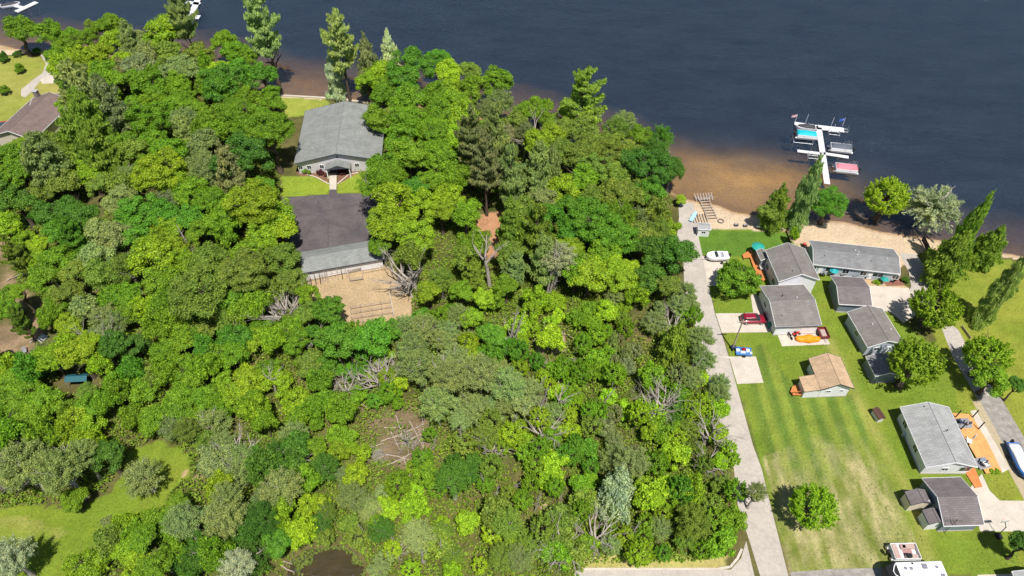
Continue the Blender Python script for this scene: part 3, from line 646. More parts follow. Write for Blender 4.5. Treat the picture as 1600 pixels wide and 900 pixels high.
ANCH = """27 48 28 bG 12;24 398 20 PO 13;34 505 16 PO 11;30 455 14 bG 8;75 52 22 bG 11;110 54 12 bG 9;172 45 24 bG;140 38 9 bO 8;160 85 22 bY;132 85 15 bY;205 68 22 pS;218 105 26 bR;258 50 30 bY 15;265 85 25 bO;
284 30 24 PS 25;310 90 26 bO;350 65 20 bG;368 82 22 bG;388 90 18 bG;350 130 36 BE;376 115 26 bE;335 185 30 BG;372 188 34 BG;175 130 25 bG;240 140 30 bG;275 135 25 bG;
130 148 38 pS 19;106 128 18 bG;175 172 32 pR 19;140 190 34 pO 19;108 165 18 bG;235 185 34 BG;290 190 24 fS;18 250 30 bG;30 232 18 bY;72 226 14 bY;70 255 34 pS 17;
130 222 32 pO 18;158 242 32 pO 17;100 282 26 bO;140 270 24 bY;160 292 22 bO;200 220 18 bG;230 195 25 bG;240 225 24 bG;290 208 20 pS;290 230 18 bG;250 268 40 BY 15;278 288 30 bY;
200 275 20 fS;190 315 28 BS;215 337 34 BE;28 318 28 bD;65 300 22 bO;75 335 25 bD;95 355 20 bD;265 315 22 fR;315 260 28 fS;420 206 34 BG 16;385 205 28 bG;342 205 26 bG;
378 245 40 BD 17;328 272 30 fS;362 275 28 pR 17;395 318 40 BY 15;375 300 26 bY;430 335 30 bY;352 345 30 bG;440 358 26 bY;402 372 30 bY;288 265 18 bY;585 285 30 fG 14;
574 92 22 cR 17;608 78 17 cB 15;592 116 24 bY;640 108 36 BE 14;684 94 20 bE;706 112 25 bL;730 114 20 bO;774 128 26 bG;600 152 22 bG;642 158 30 bG;680 152 26 bG;590 186 24 bG;
640 192 32 BG;702 142 22 bY;742 140 25 bG;730 180 30 bL;782 160 22 fS;842 168 20 bG;820 175 20 bG;625 222 30 bG;682 215 28 bG;805 195 24 bO;735 222 28 PR 22;775 215 26 pS 20;
820 212 22 fR;862 212 22 bY;640 242 30 bG;602 256 26 bG;690 250 30 bG;722 275 22 bG;612 312 32 bY 14;650 322 32 BY;604 352 32 bY;650 370 34 BY;700 310 25 bY;728 335 26 bG;592 386 18 bG;
758 262 26 PR 22;798 278 26 pS 19;840 272 28 pS 18;816 335 28 bO;800 352 24 pO 15;840 362 30 pO 16;862 268 22 pS 15;905 280 30 bG;880 297 28 bY;932 260 30 BO;962 277 26 bO;
984 240 24 bO;992 300 26 bO;1018 262 32 BD 14;1046 268 24 BD;1016 300 26 bE 10;1036 325 12 bR 5;1063 312 10 bL 3;930 350 42 BE 13;900 362 28 bE;960 370 34 BE;942 396 26 bG;
1000 342 20 fS;1002 372 28 bO;1030 360 20 fO;1020 392 28 bD;1048 358 14 mY 5;1054 398 13 fS 5;870 402 30 fB 12;905 418 28 bG;912 157 35 PO 19;838 170 16 bG;860 190 18 bG;
912 205 28 bO;962 206 24 fO;1000 214 22 bG;1032 214 20 fE;950 240 30 BO;1025 235 22 fD;1048 265 22 fD;975 190 18 fS;36 375 18 bY;60 382 15 bL;90 362 22 bE;112 368 25 pD 12;
90 410 28 bG;60 405 18 bY;68 436 25 bG;150 405 28 bS;180 372 30 bS;210 368 24 bE;200 420 28 fO;240 405 38 bY;250 380 26 bY;110 460 24 bO;88 482 22 bG;200 462 22 bG;205 486 24 bG;
250 438 28 bG;308 460 44 BO 15;180 508 22 fS;280 500 28 bG;112 505 22 bY;12 460 20 bG 8;8 485 20 bG 8;380 425 38 BO 14;322 440 36 BO;352 462 32 bG;370 488 30 bG;440 392 20 bY;390 398 28 bG;
456 440 22 bO 9;480 460 18 bY 8;480 486 20 bO 8;514 486 24 bE 9;740 430 18 pO;805 422 22 pS;850 405 26 pS 14;790 446 20 bG;690 436 22 fO;670 456 20 bY;722 456 20 bG;755 466 18 bL;
900 422 28 bG;665 515 26 fS;645 542 26 fS;697 517 20 fS;766 526 22 bE 7;735 497 20 bG;610 515 18 bE;830 515 18 mL;920 430 30 bY;980 420 18 bL;1015 435 26 bD;1042 446 20 bO;
1072 455 16 fS 6;995 460 18 mY;960 465 14 fS;1086 495 15 mG 5;1058 530 28 cO 12;1096 530 22 fS 10;1100 562 20 fS 7;935 565 20 mG;978 552 14 cR 8;958 535 12 cS 8;920 488 18 mG;
80 560 25 bY 9;120 552 30 bY 10;140 533 18 bL 9;180 538 24 bD 9;212 545 24 bD;260 550 22 bG;282 530 26 bG;284 620 26 bG;235 590 20 bO;12 570 22 bY;22 592 24 bG;40 612 26 bG;70 630 28 bG;
20 632 25 bG;50 654 28 bG;136 612 16 bO 5;140 638 24 bG;110 660 28 bY;240 655 26 bG;270 668 22 fS;300 655 20 bG;292 526 22 bG;320 510 24 bO;370 524 28 bE;404 530 22 bY;460 536 22 bG;
485 570 24 bO;526 532 30 bE 10;582 528 30 bE 10;366 560 26 bG;420 580 20 bG;350 596 18 bY;302 592 22 bG;320 622 22 bG;390 636 24 mG;460 630 24 mY;510 632 22 mG;655 575 30 fS 9;
700 590 30 fS 10;750 585 32 fS 10;792 600 28 fS 9;830 612 22 fS;682 630 28 fS 9;742 640 26 fS;710 560 24 fS;640 548 20 fS;760 682 22 fO;812 670 16 mY;820 690 16 mY;600 556 16 mY;
622 632 12 mG 3;890 602 16 mG;942 577 18 mG;890 650 16 mY;970 640 18 mL;1012 640 18 mG;1060 640 20 mD;1090 592 16 mL;1122 618 20 fS;1126 598 16 fS;1120 680 18 mY;1138 702 16 mL;
882 712 22 mE;960 690 16 fR;986 722 28 fS 9;1042 690 16 mY;1076 672 18 fO;35 727 40 fS 11;93 735 38 fS 12;125 712 26 fS 10;115 780 20 bG 5;168 713 26 bD 8;224 745 30 fS 7;170 817 11 mS 2.5;
16 873 34 fB 9;200 860 24 bY 6;228 840 22 bG 8;240 890 26 bG 8;288 815 30 fS 9;352 810 32 fS 10;355 777 26 fS 9;368 886 28 fB 9;315 857 28 fD 8;277 788 18 bG 6;292 672 20 fO 7;
244 660 20 bG;347 690 20 fS;381 713 22 fS;390 810 22 fS;459 676 22 fS;440 760 32 fS 10;432 713 26 fD;507 732 24 fD;530 705 18 mY;483 793 20 mY;552 777 24 fS;510 802 18 fO;408 812 28 fD 9;
500 819 18 fD;427 849 26 bE 7;461 826 12 mL 4;547 819 16 mO 4;595 827 20 fD;653 838 27 fS 11;608 795 18 mY;648 772 18 mL;707 747 28 fD 9;682 762 20 mG;627 748 16 mG;613 860 18 mY;
642 893 20 mL;592 890 18 fS;690 832 18 fO;707 870 18 fO;373 849 20 fD;726 741 22 fD;786 700 14 mY;822 710 20 mG;895 712 22 mE;759 758 18 mG;860 746 20 mL;910 762 20 mG;817 783 20 mG;
878 812 26 mO 5;793 818 26 fO 8;732 817 20 mL;788 871 24 fO;822 858 22 fO;895 861 26 mO 5;854 862 18 fS;966 758 32 cB 13;957 717 22 fS;976 840 18 mY;950 827 14 mG;955 851 16 fS;
1005 840 18 mG;1010 818 18 mG;1036 800 20 mY;1086 815 28 fO 8;1112 790 22 mO;1149 768 22 mG 5;1047 763 18 mL;1182 768 17 fS 7;1137 836 16 mG;1096 861 18 mG;1036 865 16 mE;1070 843 18 fO;
1216 316 22 cO 12;1202 332 18 bO 7;1265 290 21 cS 19;1241 366 8 mL 4;1294 318 29 BE 9;1383 312 37 kL 10;1458 326 44 wB 11;1494 394 35 cO 14;1518 352 20 cO 21;1551 378 26 cO 11;
1576 440 20 cS 19;1458 485 42 kY 9;1428 570 46 kY 11;1540 560 40 kL 9;1548 592 26 bG 7;1590 602 14 bD 6;1592 725 8 mL 1.5;1270 795 42 kL 8;1150 439 33 bG 7;1602 850 22 bD 7;
414 52 30 PS 26;520 108 17 cB 14;532 78 29 PS 24"""
# bare and dead trees: x y of the foot, height, variant, lean
DEAD = """316 418 11 2 -.25 .05;455 515 8 0 -.35 .1;452 500 7 0 .1 .1;765 448 13 1 -.1 0;650 452 9 0 -.35 .05;644 465 5 0 -.5 .1;855 458 14 2 .05 0;859 458 13 2 .08 0;793 545 12 2 .1 .1;797 545 11 2 .2 .0;
432 615 7 1 .05 0;600 590 5 0 .1 .0;540 620 5 0 .3 0;510 598 4 0 .3 .1;482 540 5 0 .1 0;845 640 8 2 .1 0;868 650 8 1 .1 0;850 690 6 0 0 0;1100 695 6 0 .25 0;1104 690 7 1 .1 0;
935 640 7 2 .3 0;1030 650 6 2 .4 0;1025 605 6 2 .35 0;1070 600 8 2 .2 0;1094 575 6 2 .05 0;620 870 3 0 .2 0;20 765 6 0 -.3 0;110 750 7 0 -.1 0;60 760 6 0 -.2 0;380 725 6 0 .1 0;
465 725 5 0 .2 0;875 875 6 0 0 0;926 850 6 0 .1 0;790 770 6 2 .4 0;835 800 6 2 .1 0;865 780 4 2 0 0;1008 640 5 2 .3 0;905 600 5 2 .3 .0;180 570 7 0 -.3 0;150 575 7 0 .1 0;
250 500 6 2 -.1 0;160 480 5 2 -.3 0;700 610 9 1 -.1 0;760 615 7 1 .2 0;855 275 8 1 .1 0;690 870 6 2 0 0;720 700 7 2 0 0;985 620 4 2 .1 0;826 245 9 0 .1 0;1030 285 9 2 .1 0;748 700 5 1 0 0;640 700 5 1 -.1 0"""

LM = [(517, 210, 'the grey-roofed hall'), (520, 340, 'the asphalt yard'), (530, 402, 'the long garage'), (560, 470, 'the sandy pen'), (560, 150, 'the lake wall'),
      (70, 170, 'the brown-roofed house'), (40, 110, 'the lakeside garden'), (128, 597, 'the teal shelter'), (50, 520, 'the west camp'), (260, 740, 'the meadow'), (60, 830, 'the dry meadow'),
      (510, 880, 'the pond'), (635, 680, 'the log clearing'), (768, 370, 'the needle clearing'), (850, 535, 'the brush heap'), (1060, 320, 'the beach road end'), (1085, 450, 'the boat-side road'),
      (1120, 590, 'the pad-side road'), (1160, 740, 'the lower road'), (1020, 888, 'the side street'), (860, 170, 'the wooded point'), (300, 100, 'the north-west shore'), (290, 420, 'the leaning snag'),
      (700, 600, 'the birch stand'), (180, 300, 'the western wood'), (620, 320, 'the yard\'s east edge'), (400, 250, 'the hall\'s west side'), (840, 870, 'the wood\'s foot'), (980, 560, 'the middle scrub'),
      (360, 590, 'the sandy gap'), (960, 380, 'the emerald clump'), (1380, 350, 'the long house'), (1240, 350, 'the beach cottage'), (1400, 540, 'the gable house'), (1500, 440, 'the dark fence'),
      (1540, 600, 'the gravel lane'), (1290, 800, 'the dry yard'), (1160, 470, 'the red car'), (1500, 820, 'the dark garage'), (120, 760, 'the meadow edge')]
trees = []   # dict list
def add_tree(px, py, rpx, k, tone, h=None, given=True):
    base_r = rpx * mpp(px, py, 6)
    if h is None:
        h = {'b': 2.0, 'B': 2.0, 'm': 1.7, 'f': 2.1, 'k': 1.9, 'w': 2.0, 'p': 2.9, 'P': 3.4, 'c': 3.0}[k] * base_r + (2.5 if py < 480 else .8)
        h = min(h, 17 if py < 480 else 11)
    h = float(h)
    if k in 'pPc': hc = h * .6
    else: hc = max(h - base_r * .9, h * .5)
    R = rpx * mpp(px, py, hc)
    c = P(px, py, hc)
    trees.append(dict(px=px, py=py, r=R, k=k, t=tone, h=h, x=c[0], y=c[1], hc=hc, given=given))
for row in ANCH.replace('\n', '').split(';'):
    f = row.split(); add_tree(float(f[0]), float(f[1]), float(f[2]), f[3][0], f[3][1], f[4] if len(f) > 4 else None)
n_anchor = len(trees)
# the rest of the wood between the trees already placed
WOOD = PP([(-90, 100), (60, 85), (200, 92), (330, 112), (425, 150), (440, 190), (437, 300), (458, 396), (470, 420), (478, 462), (520, 497), (580, 515), (645, 500), (640, 430), (592, 400), (600, 330), (598, 262), (590, 200), (575, 162), (700, 178), (800, 202), (900, 232),
           (1000, 276), (1050, 312), (1050, 345), (1052, 400), (1066, 450), (1088, 510), (1100, 560), (1110, 610), (1126, 670), (1138, 720), (1150, 780), (1152, 830), (1136, 866), (1100, 880), (920, 882), (905, 905), (580, 908), (570, 872), (552, 855), (472, 855), (440, 905), (120, 905), (150, 868),
           (190, 835), (250, 812), (265, 775), (298, 745), (296, 712), (250, 684), (205, 705), (165, 770), (60, 790), (-60, 800)])
HOLES = [([(-90, 330), (20, 345), (26, 440), (70, 470), (85, 505), (95, 545), (60, 582), (-60, 570)], 0), ([(-90, 60), (60, 84), (100, 100), (110, 145), (80, 235), (0, 245), (-90, 245)], 0),
         ([(742, 335), (790, 325), (802, 385), (790, 410), (742, 400)], 0), ([(828, 300), (866, 300), (866, 352), (832, 340)], 0), ([(585, 660), (622, 645), (672, 655), (672, 705), (640, 735), (592, 715)], 0), ([(835, 520), (885, 520), (885, 550), (838, 550)], 0),
         ([(535, 498), (655, 498), (655, 522), (535, 522)], 0), ([(140, 300), (165, 300), (165, 340), (120, 345)], 0), ([(95, 585), (160, 585), (160, 618), (90, 618)], 0)]
HP = [PP(h) for h, _ in HOLES]
def isin(p, poly):
    c = False; n = len(poly); j = n - 1
    for i in range(n):
        a, b = poly[i], poly[j]
        if (a[1] > p[1]) != (b[1] > p[1]) and p[0] < (b[0] - a[0]) * (p[1] - a[1]) / (b[1] - a[1]) + a[0]: c = not c
        j = i
    return c
rf = random.Random(5); tries = 0
xs_ = [p[0] for p in WOOD]; ys_ = [p[1] for p in WOOD]
fill = 0
while tries < 16000 and fill < 450:
    tries += 1
    x, y = rf.uniform(min(xs_), max(xs_)), rf.uniform(min(ys_), max(ys_))
    if not isin((x, y), WOOD) or any(isin((x, y), hp) for hp in HP): continue
    px, py = Q((x, y, 0))
    if not (-50 < px < 1650 and -20 < py < 985): continue
    lower = py > 480
    thick = px > 460 and lower
    R = rf.uniform(1.3, 2.5) if thick else (rf.uniform(1.8, 3.2) if lower else rf.uniform(2.6, 4.0))
    sp = (.42 if thick else .46) if lower else .6
    near = sorted(trees, key=lambda t: (t['x'] - x) ** 2 + (t['y'] - y) ** 2)
    if near and math.hypot(near[0]['x'] - x, near[0]['y'] - y) < sp * (near[0]['r'] + R): continue
    if len(near) > 1 and math.hypot(near[1]['x'] - x, near[1]['y'] - y) < sp * .92 * (near[1]['r'] + R): continue
    src = rf.choice(near[:3]); tone = src['t']
    if rf.random() < .18: tone = rf.choice('GYOGLGES')
    k = 'm' if R < 2.7 else ('f' if src['k'] == 'f' and rf.random() < .6 else 'b')
    h = R * 1.8 + (.3 if lower else 4)
    if k == 'm' and lower: h = R * (rf.uniform(1.9, 2.8) if thick else rf.uniform(2.4, 3.4))
    if k == 'm' and tone in 'SB' and rf.random() < .7: k = 'f'
    qx, qy = Q((x, y, h - R * .9))
    rp_ = R / mpp(qx, qy, 4) * .8
    if any(x0 - rp_ < qx < x1 + rp_ and y0 - rp_ < qy < y1 + rp_ for x0, x1, y0, y1 in ((5, 100, 142, 205), (225, 300, 700, 750), (112, 142, 590, 604), (470, 580, 862, 900), (548, 612, 470, 500))): continue
    trees.append(dict(px=qx, py=qy, r=R, k=k, t=tone, h=h, x=x, y=y, hc=h - R * .9, given=False)); fill += 1
print('trees', n_anchor, fill, 'total', len(trees))

# labels built from look and place, made unique where the photograph tells them apart
def size_word(t):
    s = t['r'] * 2
    return 'small' if s < 3.6 else ('medium' if s < 6.2 else ('large' if s < 9.5 else 'huge'))
def place_words(t, lv):
    d = sorted((math.hypot(a - t['px'], (b - t['py']) * 1.25), nm, a, b) for a, b, nm in LM)
    d0, nm, a, b = d[0]
    dx, dy = t['px'] - a, t['py'] - b
    rel = ('beyond' if dy < 0 else 'in front of') if abs(dy) > abs(dx) * 1.1 else ('west of' if dx < 0 else 'east of')
    if d0 < 28: rel = 'beside'
    if lv == 0: return rel + ' ' + nm
    return rel + ' ' + nm + ' towards ' + d[1][1].replace('the ', '', 1)
def describe(ts, kw):
    def base(t): return f"{size_word(t)} {TW[t['t']]} {kw(t)}" if t['t'] in TW else kw(t)
    for t in ts: t['lab'] = base(t) + ' ' + place_words(t, 0)
    def fit(s_):
        w_ = s_.split(); return s_ if len(w_) <= 15 else ' '.join(w_[1:])
    def groups():
        c = {}
        for t in ts: c.setdefault(t['lab'], []).append(t)
        return [g for g in c.values() if len(g) > 1]
    for g in groups():
        for t in g: t['lab'] = base(t) + ' ' + place_words(t, 1)
    for g in groups():
        for t in g:
            nb = min((u for u in trees if u is not t and (u['t'] != t['t'] or u['k'] != t['k'])), key=lambda u: (u['x'] - t['x']) ** 2 + (u['y'] - t['y']) ** 2)
            t['lab'] = base(t) + ' ' + place_words(t, 0) + ', touching a ' + size_word(nb) + ' ' + TW[nb['t']] + ' one'
    for t in ts: t['lab'] = fit(t['lab'])
    for g in groups():
        if len(g) == 2 and abs(g[0]['h'] - g[1]['h']) > .8:
            a, b = sorted(g, key=lambda t: t['h']); a['lab'] = 'lower ' + a['lab']; b['lab'] = 'taller ' + b['lab']; continue
        g.sort(key=lambda t: t['py']); r_ = list(g)
        names = ['northernmost', 'southernmost'] if len(g) > 1 else []
        g[0]['lab'] = 'northernmost ' + g[0]['lab']; g[-1]['lab'] = 'southernmost ' + g[-1]['lab']
        mid = sorted(g[1:-1], key=lambda t: t['px'])
        if len(mid) == 1: mid[0]['lab'] = 'middle ' + mid[0]['lab']
        elif len(mid) > 1: mid[0]['lab'] = 'westernmost ' + mid[0]['lab']; mid[-1]['lab'] = 'easternmost ' + mid[-1]['lab']
    for g in groups():
        if len(g) > 2:
            g.sort(key=lambda t: t['px']); lab0 = g[0]['lab']; g[0]['lab'] = 'western ' + lab0; g[-1]['lab'] = 'eastern ' + lab0
            mid = sorted(g[1:-1], key=lambda t: t['py']); mid[0]['lab'] = 'inner northern ' + lab0
            if len(mid) > 1: mid[-1]['lab'] = 'inner southern ' + lab0
        elif len(g) == 2:
            g.sort(key=lambda t: t['px']); g[0]['lab'] = fit('western ' + g[0]['lab']) if 0 else 'western ' + g[0]['lab']; g[1]['lab'] = 'eastern ' + g[1]['lab']
describe(trees, lambda t: KW[t['k']])
cntl = {}
for t in trees: cntl[t['lab']] = cntl.get(t['lab'], 0) + 1
rt = random.Random(9)
for t in trees:
    k = t['k']; tone = TONE[t['t']]
    if len(t['lab'].split()) > 16:
        for z_ in ('small', 'medium', 'large', 'huge'): t['lab'] = t['lab'].replace('touching a ' + z_, 'touching a')
    if len(t['lab'].split()) > 16: t['lab'] = t['lab'].replace('broadleaf tree', 'tree').replace('airy tree', 'tree')
    wood = isin((t['x'], t['y']), WOOD)
    e = empty(NM[k], (t['x'], t['y'], 0), rt.uniform(0, 6.28), t['lab'], {'p': 'pine', 'P': 'pine', 'c': 'conifer'}.get(k, 'tree'), ('trees of the wood' if wood else 'garden and shore trees'))
    R, h = t['r'], t['h']
    if k in 'pPc':
        me = rt.choice(CR[k]); z0 = h * ((.34 if h > 20 else .24) if k in 'pP' else .05)
        c = link('crown', me, e, (0, 0, z0), (R, R, h - z0), 0)
        tk = rt.choice(TK['con']); tr = link('trunk', tk, e, (0, 0, 0), (R * 1.1, R * 1.1, h * .97))
    else:
        kk = k
        if k == 'B' and R < 3.2: kk = 'b'
        if k == 'b' and R > 5.2: kk = 'B'
        bush = 555 < t['px'] < 1180 and t['py'] > 490
        if k == 'm' and bush and rt.random() < .6: kk = 'n'
        rz = R * {'b': .88, 'B': .85, 'm': max(.95, min(1.7, .52 * h / R)), 'f': .95, 'k': 1.0, 'w': .95}[k]
        c = link('crown', rt.choice(CR[kk]), e, (0, 0, t['hc']), (R * 1.04, R * rt.uniform(.95, 1.12), rz), rt.uniform(0, 6.28))
        pale = k in 'fw'
        s = R / .42
        tr = link('trunk', rt.choice(TK['pale' if pale else 'broad']), e, (0, 0, 0), (s, s, h * 1.02) if k != 'm' else (s * .6, s * .6, h))
    j = lambda: rt.uniform(.9, 1.1)
    g = rt.uniform(.93, 1.24)
    if 555 < t['px'] < 1180 and t['py'] > 490: g *= 1.16
    if k in 'pPc': g *= 1.22 if wood else 1.45
    c.color = (tone[0] * g * j(), tone[1] * g, tone[2] * g * j(), 1)
for _k in range(30):
    while True:
        x_, y_ = rf.uniform(560, 1110), rf.uniform(495, 860)
        if isin(P(x_, y_), WOOD): break
    DEAD += f';{x_:.0f} {y_:.0f} {rf.uniform(3.5, 6.5):.1f} {rf.choice((0, 2, 2, 2))} {rf.uniform(-.3, .35):.2f} {rf.uniform(-.2, .2):.2f}'
dl = []
for row in DEAD.replace('\n', '').split(';'):
    f = [float(a) for a in row.split()]
    p = P(f[0], f[1]); dl.append(dict(px=f[0], py=f[1], h=f[2], v=int(f[3]), lx=f[4], ly=f[5], x=p[0], y=p[1], r=f[2] * .25, t='-', k='d'))
DWD = {0: 'spreading bare dead tree', 1: 'forked bare dead tree', 2: 'slim bare dead trunk'}
describe(dl, lambda t: DWD[t['v']])
for t in dl:
    o = link('dead_tree', rt.choice(DE[t['v']]), None, (t['x'], t['y'], 0), (t['h'] * (1 if t['v'] else 1.15),) * 2 + (t['h'] * (1.0 if t['v'] else .95),), 0)
    o.rotation_euler = (-t['ly'] * .5, t['lx'], rt.uniform(-.6, .6))
    tag(o, t['lab'], 'dead tree', 'bare dead trees in the wood')

# undergrowth: one mass of leaves over the wood floor
r = np.random.default_rng(3); n = 640000
ux = r.uniform(min(xs_), max(xs_), n); uy = r.uniform(max(34, min(ys_)), max(ys_), n)
keep = inside(ux, uy, WOOD)
for i_, hp in enumerate(HP): keep &= ~inside(ux, uy, hp) | ((r.random(n) < .3) & (fbm(ux, uy, 2.0, 230) > .52) if i_ in (4, 5) else False)
dens = fbm(ux, uy, 7, 200)
keep &= (dens + r.normal(size=n) * .12 > .36)
ux, uy = ux[keep], uy[keep]; hgt = fbm(ux, uy, 3, 210)
pos = np.stack([ux, uy, .1 + r.random(len(ux)) ** .8 * np.clip(fbm(ux, uy, 1.6, 220) * 2.2 - .6, .1, 1.4) * hgt * np.where(uy < P(800, 470)[1], 4.2, 1.8)], 1)
nrm = r.normal(size=pos.shape) * .55 + np.array([0, 0, 1.0])
o = link('undergrowth', card_mesh('undergrowth', cards(pos, nrm, r.uniform(.10, .26, len(ux)), r)))
o.color = (.22, .30, .03, 1); tag(o, 'low green undergrowth of brambles and ferns under the wood', 'undergrowth', kind='stuff')
# ---------------------------------------------------------------- buildings
def frame_from(fl, fr, bl, z):
    """local frame of a roof given by its front-left, front-right and back-left eave pixels"""
    A, B, Cc = P(*fl, z), P(*fr, z), P(*bl, z)
    ux = (B - A); W = ux.length; ux.normalize(); uy = Vector((-ux[1], ux[0], 0))
    Dp = (Cc - A).dot(uy); rz = math.atan2(ux[1], ux[0])
    c = A + ux * W / 2 + uy * Dp / 2
    return Vector((c[0], c[1], 0)), W, Dp, rz
class House: pass
def house(name, label, cat, fl, fr, bl, ze, rise, axis, roofm, wallm, ov=.4, trim='white', wins=(), doors=(), group=None, gable=True, vents=(), base_z=0.0, chim=None, foundation=True):
    c, W, D, rz = frame_from(fl, fr, bl, ze)
    h = House(); h.W, h.D, h.ze, h.rise, h.rz, h.axis = W, D, ze, rise, rz, axis
    e = empty(name, c, rz, label, cat, group); h.e = e
    x0, x1, y0, y1 = -W / 2, W / 2, -D / 2, D / 2
    wx, wy = W / 2 - ov, D / 2 - ov
    half = (D / 2 if axis == 'x' else W / 2); slope = rise / half
    # walls, with gable ends
    b = MB(); b.box(-wx, wx, -wy, wy, -.1, ze + slope * ov - .22)
    zt = ze + slope * ov - .22; zr = ze + rise - .22
    if axis == 'x':
        for s in (-1, 1):
            xa = s * wx; xb = s * (wx - .15)
            v = [(xa, -wy, zt), (xa, wy, zt), (xa, 0, zr), (xb, -wy, zt), (xb, wy, zt), (xb, 0, zr)]
            b.add(v, [(0, 1, 2), (5, 4, 3), (0, 2, 5, 3), (1, 4, 5, 2)] if s > 0 else [(2, 1, 0), (3, 4, 5), (3, 5, 2, 0), (2, 5, 4, 1)])
    else:
        for s in (-1, 1):
            ya = s * wy; yb = s * (wy - .15)
            v = [(-wx, ya, zt), (wx, ya, zt), (0, ya, zr), (-wx, yb, zt), (wx, yb, zt), (0, yb, zr)]
            b.add(v, [(0, 1, 2), (5, 4, 3), (0, 2, 5, 3), (1, 4, 5, 2)] if s < 0 else [(2, 1, 0), (3, 4, 5), (3, 5, 2, 0), (2, 5, 4, 1)])
    wl = b.build('wall', M[wallm], e); h.wall = wl
    # roof: two pitched slabs
    th = .16; b = MB()
    def slab(p):  # p: four corners counter-clockwise from above
        v = [Vector(q) for q in p] + [Vector(q) - Vector((0, 0, th)) for q in p]
        b.add(v, [(0, 1, 2, 3), (7, 6, 5, 4), (0, 4, 5, 1), (1, 5, 6, 2), (2, 6, 7, 3), (3, 7, 4, 0)])
    zr = ze + rise
    if axis == 'x':
        slab([(x0, y0, ze), (x1, y0, ze), (x1, 0, zr), (x0, 0, zr)]); slab([(x0, 0, zr), (x1, 0, zr), (x1, y1, ze), (x0, y1, ze)])
    else:
        slab([(x0, y0, ze), (0, y0, zr), (0, y1, zr), (x0, y1, ze)]); slab([(0, y0, zr), (x1, y0, ze), (x1, y1, ze), (0, y1, zr)])
    rf_ = b.build('roof', M[roofm], e); h.roof = rf_
    b = MB()
    if axis == 'x': b.tube((x0, 0, zr - .01), (x1, 0, zr - .01), .07, n=6)
    else: b.tube((0, y0, zr - .01), (0, y1, zr - .01), .07, n=6)
    b.build('ridge_cap', M[roofm + '_cap'] if roofm + '_cap' in M else M[roofm], rf_)
    # fascia along every edge
    b = MB(); t_ = .05; fh = .2
    def board(p, q):
        p, q = Vector(p), Vector(q); d = (q - p); nn = Vector((d[1], -d[0], 0)).normalized() * t_
        v = [p, q, q + nn, p + nn]; v = [a + Vector((0, 0, .01)) for a in v] + [a - Vector((0, 0, fh)) for a in v]
        b.add(v, [(0, 3, 2, 1), (4, 5, 6, 7), (0, 1, 5, 4), (1, 2, 6, 5), (2, 3, 7, 6), (3, 0, 4, 7)])
    if axis == 'x':
        board((x0, y0, ze), (x1, y0, ze)); board((x1, y1, ze), (x0, y1, ze))
        board((x1, y0, ze), (x1, 0, zr)); board((x1, 0, zr), (x1, y1, ze)); board((x0, y1, ze), (x0, 0, zr)); board((x0, 0, zr), (x0, y0, ze))
    else:
        board((x1, y0, ze), (x1, y1, ze)); board((x0, y1, ze), (x0, y0, ze))
        board((x0, y0, ze), (0, y0, zr)); board((0, y0, zr), (x1, y0, ze)); board((x1, y1, ze), (0, y1, zr)); board((0, y1, zr), (x0, y1, ze))
    b.build('fascia', M[trim], rf_)
    if foundation:
        b = MB(); b.box(-wx - .06, wx + .06, -wy - .06, wy + .06, -.12, .22); b.build('foundation', M['concrete2'], e)
    def onwall(side, u, z0, w_, h_, d0, d1):
        """box on a wall; u runs along it, seen from outside left to right"""
        if side == 'f': return (u - w_ / 2, u + w_ / 2, -wy - d1, -wy - d0, z0, z0 + h_)
        if side == 'b': return (-u - w_ / 2, -u + w_ / 2, wy + d0, wy + d1, z0, z0 + h_)
        if side == 'l': return (-wx - d1, -wx - d0, -u - w_ / 2, -u + w_ / 2, z0, z0 + h_)
        return (wx + d0, wx + d1, u - w_ / 2, u + w_ / 2, z0, z0 + h_)
    for side, u, z0, w_, h_ in wins:
        b = MB(); t = .09
        for (a0, a1, c0, c1) in ((-w_ / 2 - t, w_ / 2 + t, -t, 0), (-w_ / 2 - t, w_ / 2 + t, h_, h_ + t), (-w_ / 2 - t, -w_ / 2, 0, h_), (w_ / 2, w_ / 2 + t, 0, h_), (-.025, .025, 0, h_)):
            b.box(*onwall(side, u + (a0 + a1) / 2, z0 + c0, a1 - a0, c1 - c0, -.02, .06))
        f = b.build('window', M['white'], e)
        b = MB(); b.box(*onwall(side, u, z0, w_, h_, -.02, .025)); b.build('pane', M['glass'], f)
    for side, u, w_, h_, m_ in doors:
        b = MB(); b.box(*onwall(side, u, .02, w_, h_, -.02, .05), bev=.02)
        d = b.build('garage_door' if w_ > 2 else 'door', M[m_], e)
        b = MB()
        if w_ > 2:
            for k in range(1, 4): b.box(*onwall(side, u, .02 + h_ * k / 4, w_ - .1, .03, .048, .062))
            b.build('panel_groove', M['galv'], d)
        else:
            b.box(*onwall(side, u + w_ * .38, 1.0, .1, .1, .05, .1)); b.build('handle', M['chrome'], d)
    for (vx, vy, hh, m_) in vents:       # roof pipes and box vents, fractions of the roof
        X_, Y_ = x0 + vx * W, y0 + vy * D
        zz = zr - abs((Y_ if axis == 'x' else X_)) * slope
        b = MB()
        if hh > 0: b.tube((X_, Y_, zz - .1), (X_, Y_, zz + hh), .07, n=8); b.tube((X_, Y_, zz + hh - .06), (X_, Y_, zz + hh), .12, n=8); b.build('vent_pipe', M[m_], rf_)
        else: b.box(X_ - .22, X_ + .22, Y_ - .22, Y_ + .22, zz - .15, zz + .16, bev=.06); b.build('roof_vent', M[m_], rf_)
